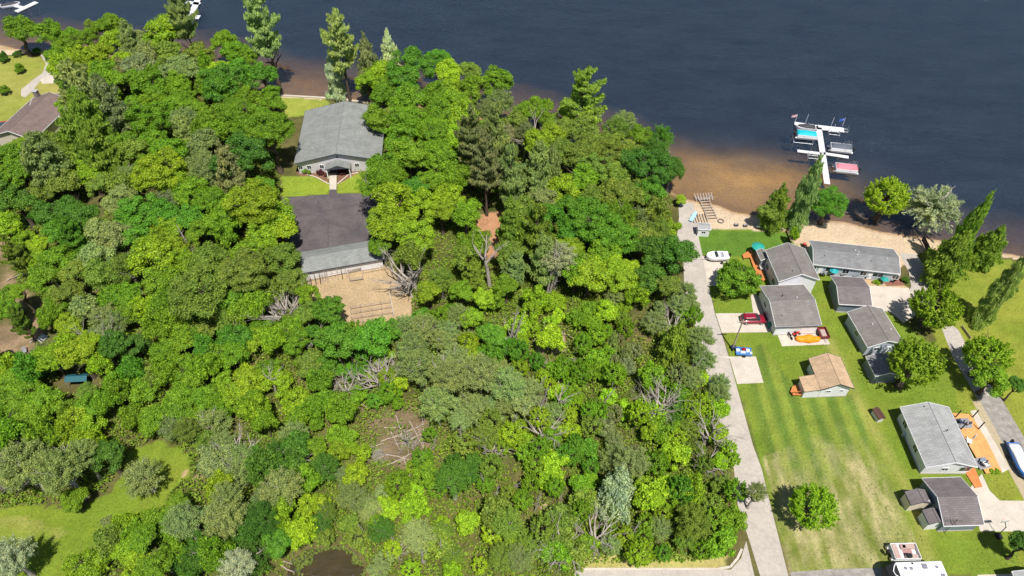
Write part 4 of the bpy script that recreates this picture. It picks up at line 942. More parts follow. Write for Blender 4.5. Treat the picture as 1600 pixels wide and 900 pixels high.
    if chim:
        vx, vy, s_, hh, m_ = chim; X_, Y_ = x0 + vx * W, y0 + vy * D
        b = MB(); b.box(X_ - s_, X_ + s_, Y_ - s_, Y_ + s_, ze - .3, zr + hh); ch = b.build('chimney', M[m_], rf_)
        b = MB(); b.box(X_ - s_ - .1, X_ + s_ + .1, Y_ - s_ - .1, Y_ + s_ + .1, zr + hh, zr + hh + .12); b.build('chimney_cap', M['galv'], ch)
    h.onwall = onwall; h.wx, h.wy = wx, wy
    return h
for k in ('shingle_grey', 'shingle_blue', 'shingle_green', 'shingle_dark', 'shingle_light', 'shingle_tan', 'shingle_brown'):
    c = M[k].node_tree.nodes
    col = [n for n in c if n.bl_idname == 'ShaderNodeTexBrick'][0].inputs['Color1'].default_value
    M[k + '_cap'] = mat(k + '_cap', tuple(x * .72 for x in col[:3]), .9, .2, 3, bmp=.1)
wallstone = mat('fieldstone', (.3, .26, .23), .9, .5, 4, bmp=.6); M['stone'] = wallstone

# the hall
h = house('hall', 'grey-roofed hall with pale lilac gable front, small white windows and canopy porch', 'hall', (459, 256), (596, 250), (454, 174), 3.4, 2.3, 'y', 'shingle_green', 'wall_grey', .6, 'gutter',
          wins=[('f', u, 1.3, .9, 1.0) for u in (-8.9, -6.9, -4.0, 4.1, 7.0)], vents=((.74, .42, .5, 'white'), (.2, .2, .3, 'white'), (.32, .7, .3, 'galv')))
e = h.e; wy = h.wy
b = MB(); b.box(-2.4, 2.4, -wy - .1, -wy + .02, .05, 2.5); b.build('entrance_glazing', M['glass'], e)
b = MB()
for u in (-2.3, -.8, .8, 2.3): b.box(u - .09, u + .09, -wy - .16, -wy - .08, .05, 2.6)
b.build('entrance_frame', M['gutter'], e)
b = MB(); yp = -wy - 2.4
for s, xa in ((-1, -2.9), (1, 2.9)):
    v = [(xa, yp, 2.7), (0, yp, 3.75), (0, -wy, 3.75), (xa, -wy, 2.7)]
    if s > 0: v = v[::-1]
    b.add([Vector(q) for q in v] + [Vector(q) - Vector((0, 0, .15)) for q in v], [(3, 2, 1, 0), (4, 5, 6, 7), (0, 1, 5, 4), (1, 2, 6, 5), (2, 3, 7, 6), (3, 0, 4, 7)] if s < 0 else [(3, 2, 1, 0), (4, 5, 6, 7), (0, 1, 5, 4), (1, 2, 6, 5), (2, 3, 7, 6), (3, 0, 4, 7)])
po = b.build('porch_roof', M['shingle_green'], e)
b = MB(); b.add([(-2.75, yp + .05, 2.62), (2.75, yp + .05, 2.62), (0, yp + .05, 3.6), (-2.75, yp + .12, 2.62), (2.75, yp + .12, 2.62), (0, yp + .12, 3.6)], [(0, 1, 2), (5, 4, 3), (0, 2, 5, 3), (1, 4, 5, 2), (0, 3, 4, 1)]); b.build('porch_gable', M['gutter'], po)
for s in (-2.6, 2.6):
    b = MB(); b.box(s - .1, s + .1, yp + .15, yp + .35, 0, 2.65); b.build('porch_post', M['white'], e)
b = MB(); b.box(-.2, .2, -wy - .1, -wy, 4.2, 4.6, bev=.03); b.build('gable_light', M['gutter'], e)

# long garage in front of it
h = house('garage', 'long low garage with grey shingle roof and white wall behind the sandy pen', 'garage', (472, 427), (600, 405), (462, 395), 2.6, 1.25, 'x', 'shingle_green', 'wall_white', .4, 'gutter', doors=[('b', u, 2.6, 2.1, 'offwhite') for u in (-5, -1.5, 2, 5.5)])

# brown-roofed lakeside house (north-west)
h = house('lake_house', 'brown-roofed house with red porch beside the lakeside garden', 'house', (-14, 212), (52, 219), (38, 150), 3.2, 2.0, 'y', 'shingle_brown', 'wall_cream', .5, 'white', chim=(.2, .95, .5, .5, 'stone'), vents=((.3, .4, .4, 'galv'),))
house('lake_house', 'brown roof wing of the garden house, reaching under the pines', 'house', (40, 182), (105, 182), (48, 146), 3.1, 1.6, 'x', 'shingle_brown', 'wall_cream', .4, 'white')
e = empty('porch', P(15, 205), .3, 'small red porch with dark roof in front of the brown-roofed house', 'porch')
b = MB(); b.box(-1.5, 1.5, -1.2, 1.2, 0, 2.3); b.build('wall', M['wall_red'], e)
b = MB(); b.box(-1.8, 1.2, -1.5, .6, 2.3, 2.45, bev=.03); b.build('roof', M['gutter'], e)

# beach cottage: tall gable house and its garage wing
h = house('cottage', 'beach cottage with steep taupe gable roof, white front and orange deck', 'house', (1217, 440), (1281, 437), (1195, 391), 4.2, 1.9, 'y', 'shingle_grey', 'wall_white', .35, 'white', vents=((.35, .15, .4, 'galv'), (.8, .75, .3, 'galv')),
          wins=[('l', -2, 1.2, 1.2, 1.1), ('l', 2, 1.2, 1.2, 1.1), ('r', 0, 1.2, 1.4, 1.1)])
house('cottage_wing', 'low side wing of the beach cottage next to the teal parasol', 'house wing', (1189, 407), (1203, 406), (1187, 391), 2.7, .5, 'y', 'shingle_grey', 'wall_blue', .2, 'white', foundation=False)
h = house('garage_house', 'wide taupe-roofed garage wing between beach cottage and toy-strewn patio', 'garage', (1212, 511), (1284, 508), (1187, 447), 2.9, 1.5, 'x', 'shingle_grey', 'wall_white', .35, 'white',
          vents=((.33, .62, .55, 'black'), (.62, .55, .3, 'white'), (.2, .2, .3, 'galv')), doors=[('f', -2.6, 2.6, 2.1, 'white'), ('f', 2.2, 2.6, 2.1, 'white'), ('l', 2, .9, 2.0, 'white')], wins=[('l', -1.5, 1.2, 1.2, 1)])
b = MB(); b.tube((-h.W / 2 - .02, -h.D / 2 - .08, 2.86), (h.W / 2, -h.D / 2 - .08, 2.86), .07); b.build('gutter', M['gutter'], h.e)

# long grey manufactured home
h = house('long_house', 'long grey-roofed single-storey house facing the lake with strip of windows', 'house', (1271, 413), (1407, 428), (1263, 375), 2.9, 1.1, 'x', 'shingle_blue', 'wall_lblue', .4, 'white',
          wins=[('f', u, 1.0, w_, 1.1) for u, w_ in ((-8.0, 1.2), (-4.6, 1.8), (-1.6, 1.2), (1.8, 1.2), (4.6, 2.0), (8.0, 1.2))], doors=[('f', -6.4, .9, 2.0, 'white'), ('f', 3.2, .9, 2.0, 'white')],
          vents=((.5, .6, .3, 'white'), (.53, .5, .3, 'white'), (.51, .42, .3, 'white'), (.14, .3, .3, 'galv'), (.85, .4, .35, 'white'), (.68, .3, .25, 'galv')))
# garages in the row
house('small_garage', 'dark grey-roofed garage with white front beside the white yard', 'garage', (1311, 475), (1363, 478), (1300, 431), 2.7, 1.2, 'x', 'shingle_dark', 'wall_blue', .35, 'white', doors=[('r', -.5, 2.6, 2.1, 'white')])
h = house('gable_garage', 'mid-grey gable house half hidden by the maples, pale blue front', 'house', (1356, 543), (1413, 537), (1331, 487), 2.9, 1.4, 'y', 'shingle_grey', 'wall_lblue', .35, 'white', wins=[('f', -1.2, 1.2, .9, .9), ('l', 0, 1.2, 1, .9)], doors=[('f', 1.2, .9, 2, 'white')], vents=((.35, .5, .3, 'white'), (.8, .35, .3, 'white')))
house('shed', 'small blue-grey shed with pale roof under the big maple', 'shed', (1368, 588), (1408, 586), (1354, 557), 2.4, .9, 'y', 'shingle_blue', 'wall_blue', .2, 'white')

# tan cabin
h = house('cabin', 'tan-roofed white cabin with orange steps and two small windows', 'cabin', (1283, 609), (1335, 607), (1264, 560), 2.9, 1.5, 'y', 'shingle_tan', 'wall_white', .4, 'gutter', wins=[('f', -1.1, 1.4, .8, .5), ('f', 1.2, 1.5, .5, .5)])
e = h.e; x = -h.W / 2
b = MB(); b.box(x - 2.4, x + .35, -h.D / 2 + .4, -h.D / 2 + 2.9, -.1, 2.35); b.build('porch_wall', M['wall_white'], e)
b = MB(); v = [(x - 2.7, -h.D / 2 + .05, 2.4), (x + 1.4, -h.D / 2 + .05, 3.15), (x + 1.4, -h.D / 2 + 3.2, 3.15), (x - 2.7, -h.D / 2 + 3.2, 2.4)]
b.add([Vector(q) for q in v] + [Vector(q) - Vector((0, 0, .14)) for q in v], [(0, 1, 2, 3), (7, 6, 5, 4), (0, 4, 5, 1), (1, 5, 6, 2), (2, 6, 7, 3), (3, 7, 4, 0)]); b.build('porch_roof', M['shingle_tan'], e)

# pale-roofed house with deck
h = house('white_house', 'white house with large pale grey roof beside the orange deck', 'house', (1447, 730), (1528, 730), (1406, 636), 3.0, 1.5, 'y', 'shingle_light', 'wall_white', .45, 'white',
          wins=[('f', 2.9, .9, 1.7, 1.3), ('f', -.3, 1.1, .9, .8), ('l', -3, 1.2, 1.2, 1.0), ('l', 1.5, 1.2, 1.2, 1.0), ('r', 2, 1.0, 1.6, 1.2), ('r', -2, 1.0, 1.6, 1.2)], doors=[('r', 0, 1.6, 2.05, 'glass')], vents=((.62, .52, .45, 'black'), (.56, .5, .25, 'galv'), (.4, .93, .3, 'galv')))
house('dark_garage', 'dark brown-grey shingled garage with white front wall by the concrete drive', 'garage', (1475, 822), (1538, 820), (1446, 747), 2.7, 1.6, 'x', 'shingle_dark', 'wall_blue', .35, 'white', doors=[('r', .2, 4.8, 2.15, 'offwhite')])
house('shed', 'cream shed with dark gable roof west of the dark garage', 'shed', (1424, 789), (1457, 786), (1418, 768), 2.4, .8, 'y', 'shingle_dark', 'wall_cream', .12, 'gutter', vents=((.8, .1, .2, 'white'),), foundation=False)
house('shed', 'white shed with dark gable roof leaning on the dark garage corner', 'shed', (1452, 819), (1476, 817), (1444, 797), 2.3, .7, 'y', 'shingle_dark', 'wall_white', .12, 'gutter', foundation=False)
house('dog_house', 'tiny brown-roofed shed alone on the big lawn', 'shed', (1374, 655), (1384, 653), (1368, 638), 1.3, .35, 'y', 'brown', 'offwhite', .1, 'brown', foundation=False)
house('beach_shed', 'little white beach shed with pale grey roof at the lawn edge', 'shed', (1091, 358), (1111, 359), (1091, 348), 2.2, .3, 'x', 'shingle_light', 'wall_white', .15, 'white', wins=[('f', 0, .9, .8, .6)], foundation=False)
# corner of the house at the bottom right edge
house('cream_house', 'cream and white gable just entering at the south-east corner', 'house', (1596, 925), (1680, 925), (1586, 893), 3.0, 1.3, 'y', 'shingle_light', 'wall_white', .35, 'white')
sheet('white_kerb', [(1527, 898), (1600, 896), (1640, 905), (1530, 907)], .03, M['concrete'], 'pale edging at the corner house')

# teal tarp roof in the camp
e = empty('camp_shelter', P(128, 600), .05, 'low shelter with teal tarp roof under the western trees', 'shelter')
b = MB(); b.add([(-1.9, -.85, 1.9), (1.9, -.85, 1.9), (1.9, 0, 2.4), (-1.9, 0, 2.4), (1.9, .85, 1.9), (-1.9, .85, 1.9)] + [(-1.9, -.85, 1.86), (1.9, -.85, 1.86), (1.9, 0, 2.36), (-1.9, 0, 2.36), (1.9, .85, 1.86), (-1.9, .85, 1.86)], [(0, 1, 2, 3), (3, 2, 4, 5), (9, 8, 7, 6), (11, 10, 8, 9), (0, 6, 7, 1), (5, 4, 10, 11)])
b.build('tarp', solid('teal_tarp', (.02, .12, .15), .6, .3), e)
for sx in (-1.85, 1.85):
    for sy in (-.8, .8):
        b = MB(); b.tube((sx, sy, 0), (sx, sy, 1.9), .04); b.build('pole', M['galv'], e)
# ---------------------------------------------------------------- decks, docks
M['deck_light'] = planks('light_stained_deck', (.72, .33, .11))
def deck(name, label, px, z, m, step=True, cat='deck'):
    pts = PP(px, z); c = sum(pts, Vector()) / len(pts)
    e = empty(name, (c[0], c[1], 0), 0, label, cat)
    b = MB(); b.prism([p - c for p in pts], z - .14, z); b.build('boards', m, e)
    b = MB()
    for p in pts: 
        q = (p - c) * .96; b.box(q[0] - .06, q[0] + .06, q[1] - .06, q[1] + .06, -.05, z - .14)
    b.build('supports', M['brown'], e)
    return e, c
deck('deck', 'orange stained deck curving along the beach cottage', [(1160, 398), (1172, 390), (1184, 398), (1190, 415), (1197, 437), (1185, 440), (1179, 422), (1172, 402), (1162, 403)], .5, M['deck'])
deck('deck', 'long orange deck east of the pale-roofed house', [(1488, 645), (1517, 647), (1543, 690), (1565, 735), (1541, 740), (1524, 712), (1505, 680)], .35, M['deck_light'])
deck('boardwalk', 'short orange boardwalk from house corner to the concrete drive', [(1506, 735), (1523, 731), (1535, 760), (1524, 762)], .2, M['deck'], cat='boardwalk')
e, c = deck('steps', 'orange wooden entrance steps of the tan cabin', [(1238, 604), (1254, 596), (1262, 600), (1262, 617), (1239, 617), (1235, 612)], .55, M['deck'], cat='steps')
b = MB()
for k in range(5):
    x = -1.4 + k * .7; b.box(x - .04, x + .04, -1.15, -1.07, .55, 1.35)
b.box(-1.5, 1.5, -1.15, -1.07, 1.35, 1.42); b.build('railing', M['deck'], e)
sheet('deck_mat', [(1492, 654), (1512, 653), (1521, 668), (1499, 670)], .365, M['greydeck'], 'grey mat under the pergola')
sheet('deck_terrace', [(1521, 716), (1540, 714), (1549, 730), (1532, 734)], .37, M['greydeck'], 'grey terrace at the deck foot')

def dock_part(parent, name, a, bb, w, z=.35, m='dock'):
    A, B = P(*a, z), P(*bb, z); d = (B - A); L = d.length; rz = math.atan2(d[1], d[0])
    b = MB(); b.box(0, L, -w / 2, w / 2, z - .12, z)
    o = b.build(name, M[m], parent, (A[0] - parent.location[0], A[1] - parent.location[1], 0), rz)
    b = MB(); k = 0.4
    while k < L:
        for s in (-1, 1): b.tube((k, s * (w / 2 + .05), -2.6), (k, s * (w / 2 + .05), z + .25), .035, n=6)
        k += 3.0
    b.build('dock_legs', M['chrome'], o)
    return o
c = P(1280, 200); e = empty('dock', (c[0], c[1], 0), 0, 'long white boat dock with two crossbars and end platform', 'dock')
dock_part(e, 'walkway', (1292.5, 287), (1279.5, 199), 1.35)
dock_part(e, 'platform', (1241.5, 192.5), (1278, 198), 1.3); dock_part(e, 'platform', (1277, 198.5), (1318.5, 203), 1.9)
dock_part(e, 'finger', (1246, 235.5), (1283, 240), 1.0); dock_part(e, 'finger', (1287, 239.5), (1326, 245.5), 1.0)
c = P(30, 12); e = empty('dock', (c[0], c[1], 0), 0, 'white dock with an angled arm at the north-west corner', 'dock')
dock_part(e, 'walkway', (25, 18), (57, 3), 1.8); dock_part(e, 'finger', (12, 7), (34, 11), 1.2)
c = P(300, 10); e = empty('dock', (c[0], c[1], 0), 0, 'white dock behind the tall dark pine', 'dock')
dock_part(e, 'walkway', (297, 28), (310, -4), 1.9); dock_part(e, 'platform', (295, 26.5), (312, 26.5), 2.2); dock_part(e, 'finger', (291, 3), (312, 6), 1.6)

def pole_flag(a, top_px, col, label, flag=None):
    p = P(*a, .35); e = empty('flagpole' if flag else 'dock_pole', (p[0], p[1], .35), 0, label, 'flagpole' if flag else 'pole')
    b = MB(); b.tube((0, 0, -.05), (0, 0, 2.4), .045, .03, 8); b.build('pole', M['white'], e)
    if flag:
        b = MB(); n = 9
        for k in range(n):      # rippling cloth
            x0, x1 = -k * .14, -(k + 1) * .14; y0, y1 = .08 * math.sin(k * .9), .08 * math.sin((k + 1) * .9); d = -.03 * k
            b.add([(x0, y0, 1.6 + d), (x1, y1, 1.57 + d), (x1, y1, 2.32 + d), (x0, y0, 2.35 + d)], [(0, 1, 2, 3)])
        f = b.build('flag', solid('flag_' + flag, {'us': (.62, .12, .14), 'blue': (.05, .12, .5)}[flag], .7), e)
        b = MB()
        if flag == 'us':
            for j in range(3):
                for k in range(n):
                    x0, x1 = -k * .14, -(k + 1) * .14; y0, y1 = .08 * math.sin(k * .9), .08 * math.sin((k + 1) * .9); d = -.03 * k; z = 1.68 + .22 * j
                    for o_ in (-.012, .012): b.add([(x0, y0 + o_, z + d), (x1, y1 + o_, z - .03 + d), (x1, y1 + o_, z + .08 + d), (x0, y0 + o_, z + .11 + d)], [(0, 1, 2, 3)])
            b.build('stripes', M['white'], f)
        else:
            for o_ in (-.012, .012): b.add([(-.35, .02 + o_, 1.75), (-.85, .06 + o_, 1.72), (-.85, .06 + o_, 2.1), (-.35, .02 + o_, 2.12)], [(0, 1, 2, 3)])
            b.build('emblem', M['white'], f)
pole_flag((1242, 191), None, None, 'short pole flying a red and white flag at the dock end', 'us')
pole_flag((1259, 191), None, None, 'plain white pole on the dock platform near the red and white flag')
pole_flag((1299, 195.5), None, None, 'plain white pole on the dock platform near the blue flag')
pole_flag((1316, 197), None, None, 'short pole flying a blue and white flag at the dock end', 'blue')

# ---------------------------------------------------------------- boats
def boat_rings(L, W, zs, bow=.35, n=12, stern=.85):
    """outline of a hull, bow towards +x"""
    pts = []
    for k in range(n + 1):
        t = k / n; x = -L / 2 + L * t
        w_ = W / 2 * (stern + (1 - stern) * min(1, t * 3)) * (1 if t < 1 - bow else math.sqrt(max(0, 1 - ((t - 1 + bow) / bow) ** 2)))
        pts.append((x, w_))
    return pts
def hull(b, L, W, z0, z1, bow=.4, flare=.75):
    o = boat_rings(L, W, None, bow); loop = [(x, y) for x, y in o] + [(x, -y) for x, y in reversed(o[:-1])]
    b.loft([[(x * .93, y * flare, z0) for x, y in loop][::-1], [(x * .98, y * .95, (z0 + z1) / 2) for x, y in loop][::-1], [(x, y, z1) for x, y in loop][::-1]], False)
def pontoon(px, ang, L, W, label, cover, z=-.05, motor=True, bimini=False, seats=True, group=None, bow_fence=True):
    p = P(*px, z); e = empty('pontoon_boat', (p[0], p[1], z), ang, label, 'boat', group)
    for s in (-1, 1):
        b = MB(); y = s * W * .36
        b.tube((-L / 2, y, 0), (L / 2 - .9, y, 0), .32, n=12); b.tube((L / 2 - .9, y, 0), (L / 2, y, .12), .32, .06, 12); b.build('pontoon_tube', M['chrome'], e)
    b = MB(); b.box(-L / 2 + .2, L / 2 - .35, -W / 2, W / 2, .32, .42, bev=.03); b.build('deck', M['offwhite'], e)
    b = MB()
    for s in (-1, 1): b.box(-L / 2 + .3, L / 2 - .5, s * (W / 2 - .06) - .03, s * (W / 2 - .06) + .03, .42, 1.08)
    b.box(L / 2 - .56, L / 2 - .5, -W / 2 + .06, W / 2 - .06, .42, 1.08); b.box(-L / 2 + .3, -L / 2 + .36, -W / 2 + .06, W / 2 - .06, .42, 1.0)
    b.build('side_fence', M['white'], e)
    if seats and cover is None:
        sm = solid('boat_seat', (.42, .3, .27), .6)
        for (x0, x1, y0, y1) in ((L / 2 - 2.6, L / 2 - .7, -W / 2 + .12, -W / 2 + .75), (L / 2 - 2.6, L / 2 - .7, W / 2 - .75, W / 2 - .12), (-L / 2 + .5, -L / 2 + 1.3, -W / 2 + .15, W / 2 - .15), (-.5, .3, W / 2 - .8, W / 2 - .15)):
            b = MB(); b.box(x0, x1, y0, y1, .42, .85, bev=.08); b.build('seat', sm, e)
        b = MB(); b.box(-.2, .5, -W / 2 + .2, -W / 2 + .8, .42, 1.25, bev=.06); b.build('console', M['black'], e)
        b = MB(); b.box(-.3, 1.1, -.5, .55, .425, .44); b.build('floor_mat', solid('boat_floor', (.34, .2, .19), .9), e)
    if cover:
        b = MB(); rings = []
        for k in range(9):
            t = k / 8; x = -L / 2 + .25 + (L - .8) * t; hh = 1.1 + .38 * math.sin(math.pi * t) ** .6 * (1 + .12 * math.sin(t * 17)); wq = (W / 2 - .02) * (.86 + .14 * math.sin(math.pi * min(1, t * 1.2 + .1)))
            rings.append([(x, -wq, .7), (x, -wq * .97, 1.06), (x, -wq * .5, hh - .06), (x, 0, hh), (x, wq * .5, hh - .06), (x, wq * .97, 1.06), (x, wq, .7)])
        b.loft(rings); b.build('cover', solid(*cover), e)
    if bimini:
        b = MB()
        for s in (-1, 1):
            b.tube((-.2, s * (W / 2 - .1), 1.0), (-1.6, s * (W / 2 - .1), 2.1), .03); b.tube((-1.2, s * (W / 2 - .1), 1.0), (-2.2, s * (W / 2 - .1), 2.0), .03)
        b.tube((-1.6, -W / 2 + .1, 2.1), (-1.6, W / 2 - .1, 2.1), .03); b.tube((-2.2, -W / 2 + .1, 2.0), (-2.2, W / 2 - .1, 2.0), .03)
        b.build('canopy_frame', M['chrome'], e)
    if motor:
        b = MB(); b.box(-L / 2 - .55, -L / 2 - .05, -.22, .22, .5, 1.15, bev=.1); b.box(-L / 2 - .38, -L / 2 - .18, -.08, .08, -.5, .5); b.build('outboard_motor', M['black'], e)
    return e
dirr = lambda a, b: math.atan2((P(*b) - P(*a))[1], (P(*b) - P(*a))[0])
pontoon((1260, 213.5), dirr((1240, 212), (1280, 216)) + 0, 5.4, 2.5, 'pontoon boat under a bright turquoise cover on its lift', ('turquoise_cover', (.01, .42, .5), .6), z=.5)
pontoon((1312, 234), dirr((1330, 236), (1295, 232)), 5.6, 2.4, 'pontoon boat under a slate grey cover by the crossbar', ('slate_cover', (.10, .12, .15), .7), z=.3, bimini=True)
pontoon((1320, 266), dirr((1338, 268), (1302, 264)), 5.6, 2.5, 'pontoon boat under a pink cover nearest the beach', ('pink_cover', (.62, .2, .25), .7), z=.2, bimini=True)
pontoon((1412, 865), dirr((1388, 860), (1434, 858)) - .03, 4.6, 2.4, 'open white pontoon boat with brown seats parked on dry grass', None, z=.5)
def lift(px, L, W, ang, label):
    p = P(*px, 0); e = empty('boat_lift', (p[0], p[1], 0), ang, label, 'boat lift', 'boat lifts at the dock')
    b = MB()
    for sx in (-1, 1):
        for sy in (-1, 1): b.tube((sx * L / 2, sy * W / 2, -2.5), (sx * L / 2, sy * W / 2, 1.2), .05)
    b.build('posts', M['chrome'], e); b = MB()
    for z in (.15,):
        b.tube((-L / 2, -W / 2, z), (L / 2, -W / 2, z), .05); b.tube((-L / 2, W / 2, z), (L / 2, W / 2, z), .05); b.tube((-L / 2, -W / 2, z), (-L / 2, W / 2, z), .05); b.tube((L / 2, -W / 2, z), (L / 2, W / 2, z), .05)
    b.build('cradle', M['chrome'], e)
da = dirr((1246, 236), (1283, 240))
lift((1303, 209), 2.6, 1.3, da, 'empty aluminium boat lift below the east end of the dock platform')
lift((1314, 204), 3.2, 1.2, da, 'empty aluminium lift frame at the very east end of the platform')
lift((1270, 246), 2.4, 1.2, da, 'empty aluminium boat lift beside the western crossbar')
lift((1254, 219), 4.6, 2.9, da, 'aluminium lift carrying the turquoise covered boat')

def runabout(px, ang, L, W, label, z, hullm, coverm=None, trailer=False, name='motor_boat'):
    p = P(*px, z); e = empty(name, (p[0], p[1], z), ang, label, 'boat')
    b = MB(); hull(b, L, W, 0, .85); b.build('hull', hullm, e)
    b = MB(); o = boat_rings(L * .86, W * .8, None, .42); loop = [(x - L * .02, y) for x, y in o] + [(x - L * .02, -y) for x, y in reversed(o[:-1])]
    b.loft([[(x, y, .83) for x, y in loop][::-1], [(x * .96, y * .93, .9) for x, y in loop][::-1]], False)
    b.build('deck_edge', M['white'], e)
    if coverm:
        b = MB(); rings = []
        for k in range(10):
            t = k / 9; x = -L * .46 + L * .9 * t; wq = W * .46 * math.sqrt(max(.02, 1 - max(0, (t - .5) * 2) ** 2 * .95)); hh = .95 + .45 * math.exp(-((t - .45) / .25) ** 2)
            rings.append([(x, -wq, .86), (x, -wq * .7, .86 + (hh - .86) * .6), (x, 0, hh), (x, wq * .7, .86 + (hh - .86) * .6), (x, wq, .86)])
        b.loft(rings); b.build('cover', coverm, e)
    else:
        b = MB(); b.box(-L * .38, L * .1, -W * .32, W * .32, .88, .93, bev=.02); b.build('cockpit', solid('cockpit_floor', (.28, .28, .33), .7), e)
        for (x0, x1, y0, y1) in ((-L * .36, -L * .24, -W * .3, W * .3), (-L * .12, -.02, -W * .3, -.12), (-L * .12, -.02, .12, W * .3), (L * .14, L * .3, -W * .22, W * .22)):
            b = MB(); b.box(x0, x1, y0, y1, .9, 1.2, bev=.06); b.build('seat', M['white'], e)
        b = MB(); b.add([(.55, -W * .36, .9), (.55, W * .36, .9), (.2, W * .33, 1.35), (.2, -W * .33, 1.35)] + [(.5, -W * .36, .9), (.5, W * .36, .9), (.15, W * .33, 1.35), (.15, -W * .33, 1.35)], [(0, 1, 2, 3), (7, 6, 5, 4), (0, 4, 5, 1), (2, 6, 7, 3), (1, 5, 6, 2), (0, 3, 7, 4)]); b.build('windscreen', M['glass'], e)
    b = MB(); b.box(-L / 2 - .5, -L / 2 + .05, -.2, .2, .45, 1.15, bev=.1); b.build('outboard_motor', M['black'], e)
    if trailer:
        b = MB(); b.tube((-L / 2, 0, -.15), (L / 2 + .9, 0, -.2), .05)
        for s in (-1, 1): b.tube((-L / 2, s * .6, -.12), (L / 2 + .2, 0, -.2), .05)
        b.build('trailer_frame', M['galv'], e)
        for s in (-1, 1):
            b = MB(); b.tube((-L * .18, s * W * .5, -.25), (-L * .18, s * (W * .5 + .18), -.25), .3, n=14); b.build('wheel', M['rubber'], e)
    return e
runabout((1258, 201.5), da + math.pi, 4.8, 1.9, 'white motor boat with charcoal cover tucked behind the platform', .3, M['white'], solid('charcoal_cover', (.05, .05, .06), .7))
e = runabout((1120, 403), dirr((1137, 402), (1100, 403)), 4.6, 2.3, 'white open boat on a trailer by the small lawn', .55, M['white'], trailer=True)
e = runabout((1592, 723), dirr((1586, 703), (1612, 757)), 6.5, 2.3, 'blue and white covered speedboat on the gravel lane', .55, solid('boat_blue', (.02, .12, .42), .3), solid('white_cover', (.7, .72, .76), .5), trailer=True)
e = runabout((18, 10), .35, 5.5, 2.1, 'white motor boat with dark cover at the north-west dock', .1, M['white'], solid('charcoal_cover', (.05, .05, .06), .7))
b = MB(); hull(b, 3.6, .9, 0, .35, .5); p = P(1083, 340)
o = b.build('rowing_boat', solid('pale_blue_hull', (.35, .55, .75), .4), None, (p[0], p[1], .15), 1.05); tag(o, 'pale blue little boat lying beside the beach timber', 'boat')

# orange, red and brown things on the patio
def kayak_cover(px, ang, L, W, name, label, cat, m, bump_=.5, h0=.75):
    p = P(*px, 0); b = MB(); rings = []
    for k in range(13):
        t = k / 12; x = -L / 2 + L * t; wq = W / 2 * max(.12, math.sin(math.pi * (.06 + .88 * t)) ** .5) * (1 + .1 * math.sin(t * 15)); hh = h0 + bump_ * math.exp(-((t - .55) / .18) ** 2) + .05 * math.sin(t * 21)
        rings.append([(x, -wq, .03), (x, -wq * 1.02, h0 * .5), (x, -wq * .55, hh * .92), (x, 0, hh), (x, wq * .55, hh * .9), (x, wq * 1.02, h0 * .5), (x, wq, .03)])
    b.loft(rings); o = b.build(name, m, None, (p[0], p[1], .02), ang); tag(o, label, cat); return o
kayak_cover((1261, 531), -.02, 4.4, 1.6, 'covered_watercraft', 'lumpy bright orange cover over a watercraft on the patio', 'watercraft', solid('orange_cover', (.85, .27, .01), .6))
e = empty('trailer', P(1284.5, 523), .05, 'dark red open trailer with pale load at the patio end', 'trailer')
b = MB(); b.box(-.85, .85, -1.25, 1.25, .35, .5, bev=.03)
for s in (-1, 1): b.box(s * .82 - .06, s * .82 + .06, -1.25, 1.25, .5, .85)
for s in (-1, 1): b.box(-.8, .8, s * 1.22 - .05, s * 1.22 + .05, .5, .85)
b.build('body', solid('dark_red', (.16, .03, .03), .5), e)
b = MB(); b.box(-.5, .5, -.8, .8, .5, .75, bev=.12); b.build('load', solid('tan_load', (.4, .3, .27), .8), e)
for s in (-1, 1):
    b = MB(); b.tube((s * .9, 0, .3), (s * 1.08, 0, .3), .3, n=12); b.build('wheel', M['rubber'], e)
b = MB(); b.tube((0, -1.2, .4), (0, -2.1, .4), .05); b.build('hitch', M['galv'], e)
e = empty('mower', P(1243, 521.5), .4, 'small red garden tractor by the garage doors', 'mower')
b = MB(); b.box(-.1, .85, -.35, .35, .35, .85, bev=.12); b.box(-.8, -.1, -.42, .42, .3, .55, bev=.06); b.build('body', solid('tractor_red', (.6, .03, .03), .4), e)
b = MB(); b.box(-.6, -.15, -.25, .25, .55, .95, bev=.1); b.build('seat', M['black'], e)
b = MB(); b.tube((.05, 0, .85), (-.12, 0, 1.1), .03); b.tube((-.12, -.17, 1.08), (-.12, .17, 1.12), .03); b.build('steering_wheel', M['black'], e)
for x, y, r in ((.55, .42, .2), (.55, -.42, .2), (-.5, .48, .3), (-.5, -.48, .3)):
    b = MB(); b.tube((x, y - .1, r), (x, y + .1, r), r, n=12); b.build('wheel', M['rubber'], e)
e = empty('motorcycle', P(1232.5, 526), 1.9, 'black dirt bike standing on the patio', 'motorcycle')
b = MB(); b.box(-.5, .5, -.12, .12, .45, .9, bev=.1); b.tube((.45, 0, .9), (.7, 0, .35), .05); b.tube((-.3, 0, .5), (-.7, 0, .35), .05); b.build('body', M['black'], e)
b = MB(); b.tube((.42, -.38, 1.02), (.42, .38, 1.02), .03); b.build('handlebar', M['chrome'], e)
for x in (-.72, .72):
    b = MB(); b.tube((x, -.06, .33), (x, .06, .33), .33, n=14); b.build('wheel', M['rubber'], e)
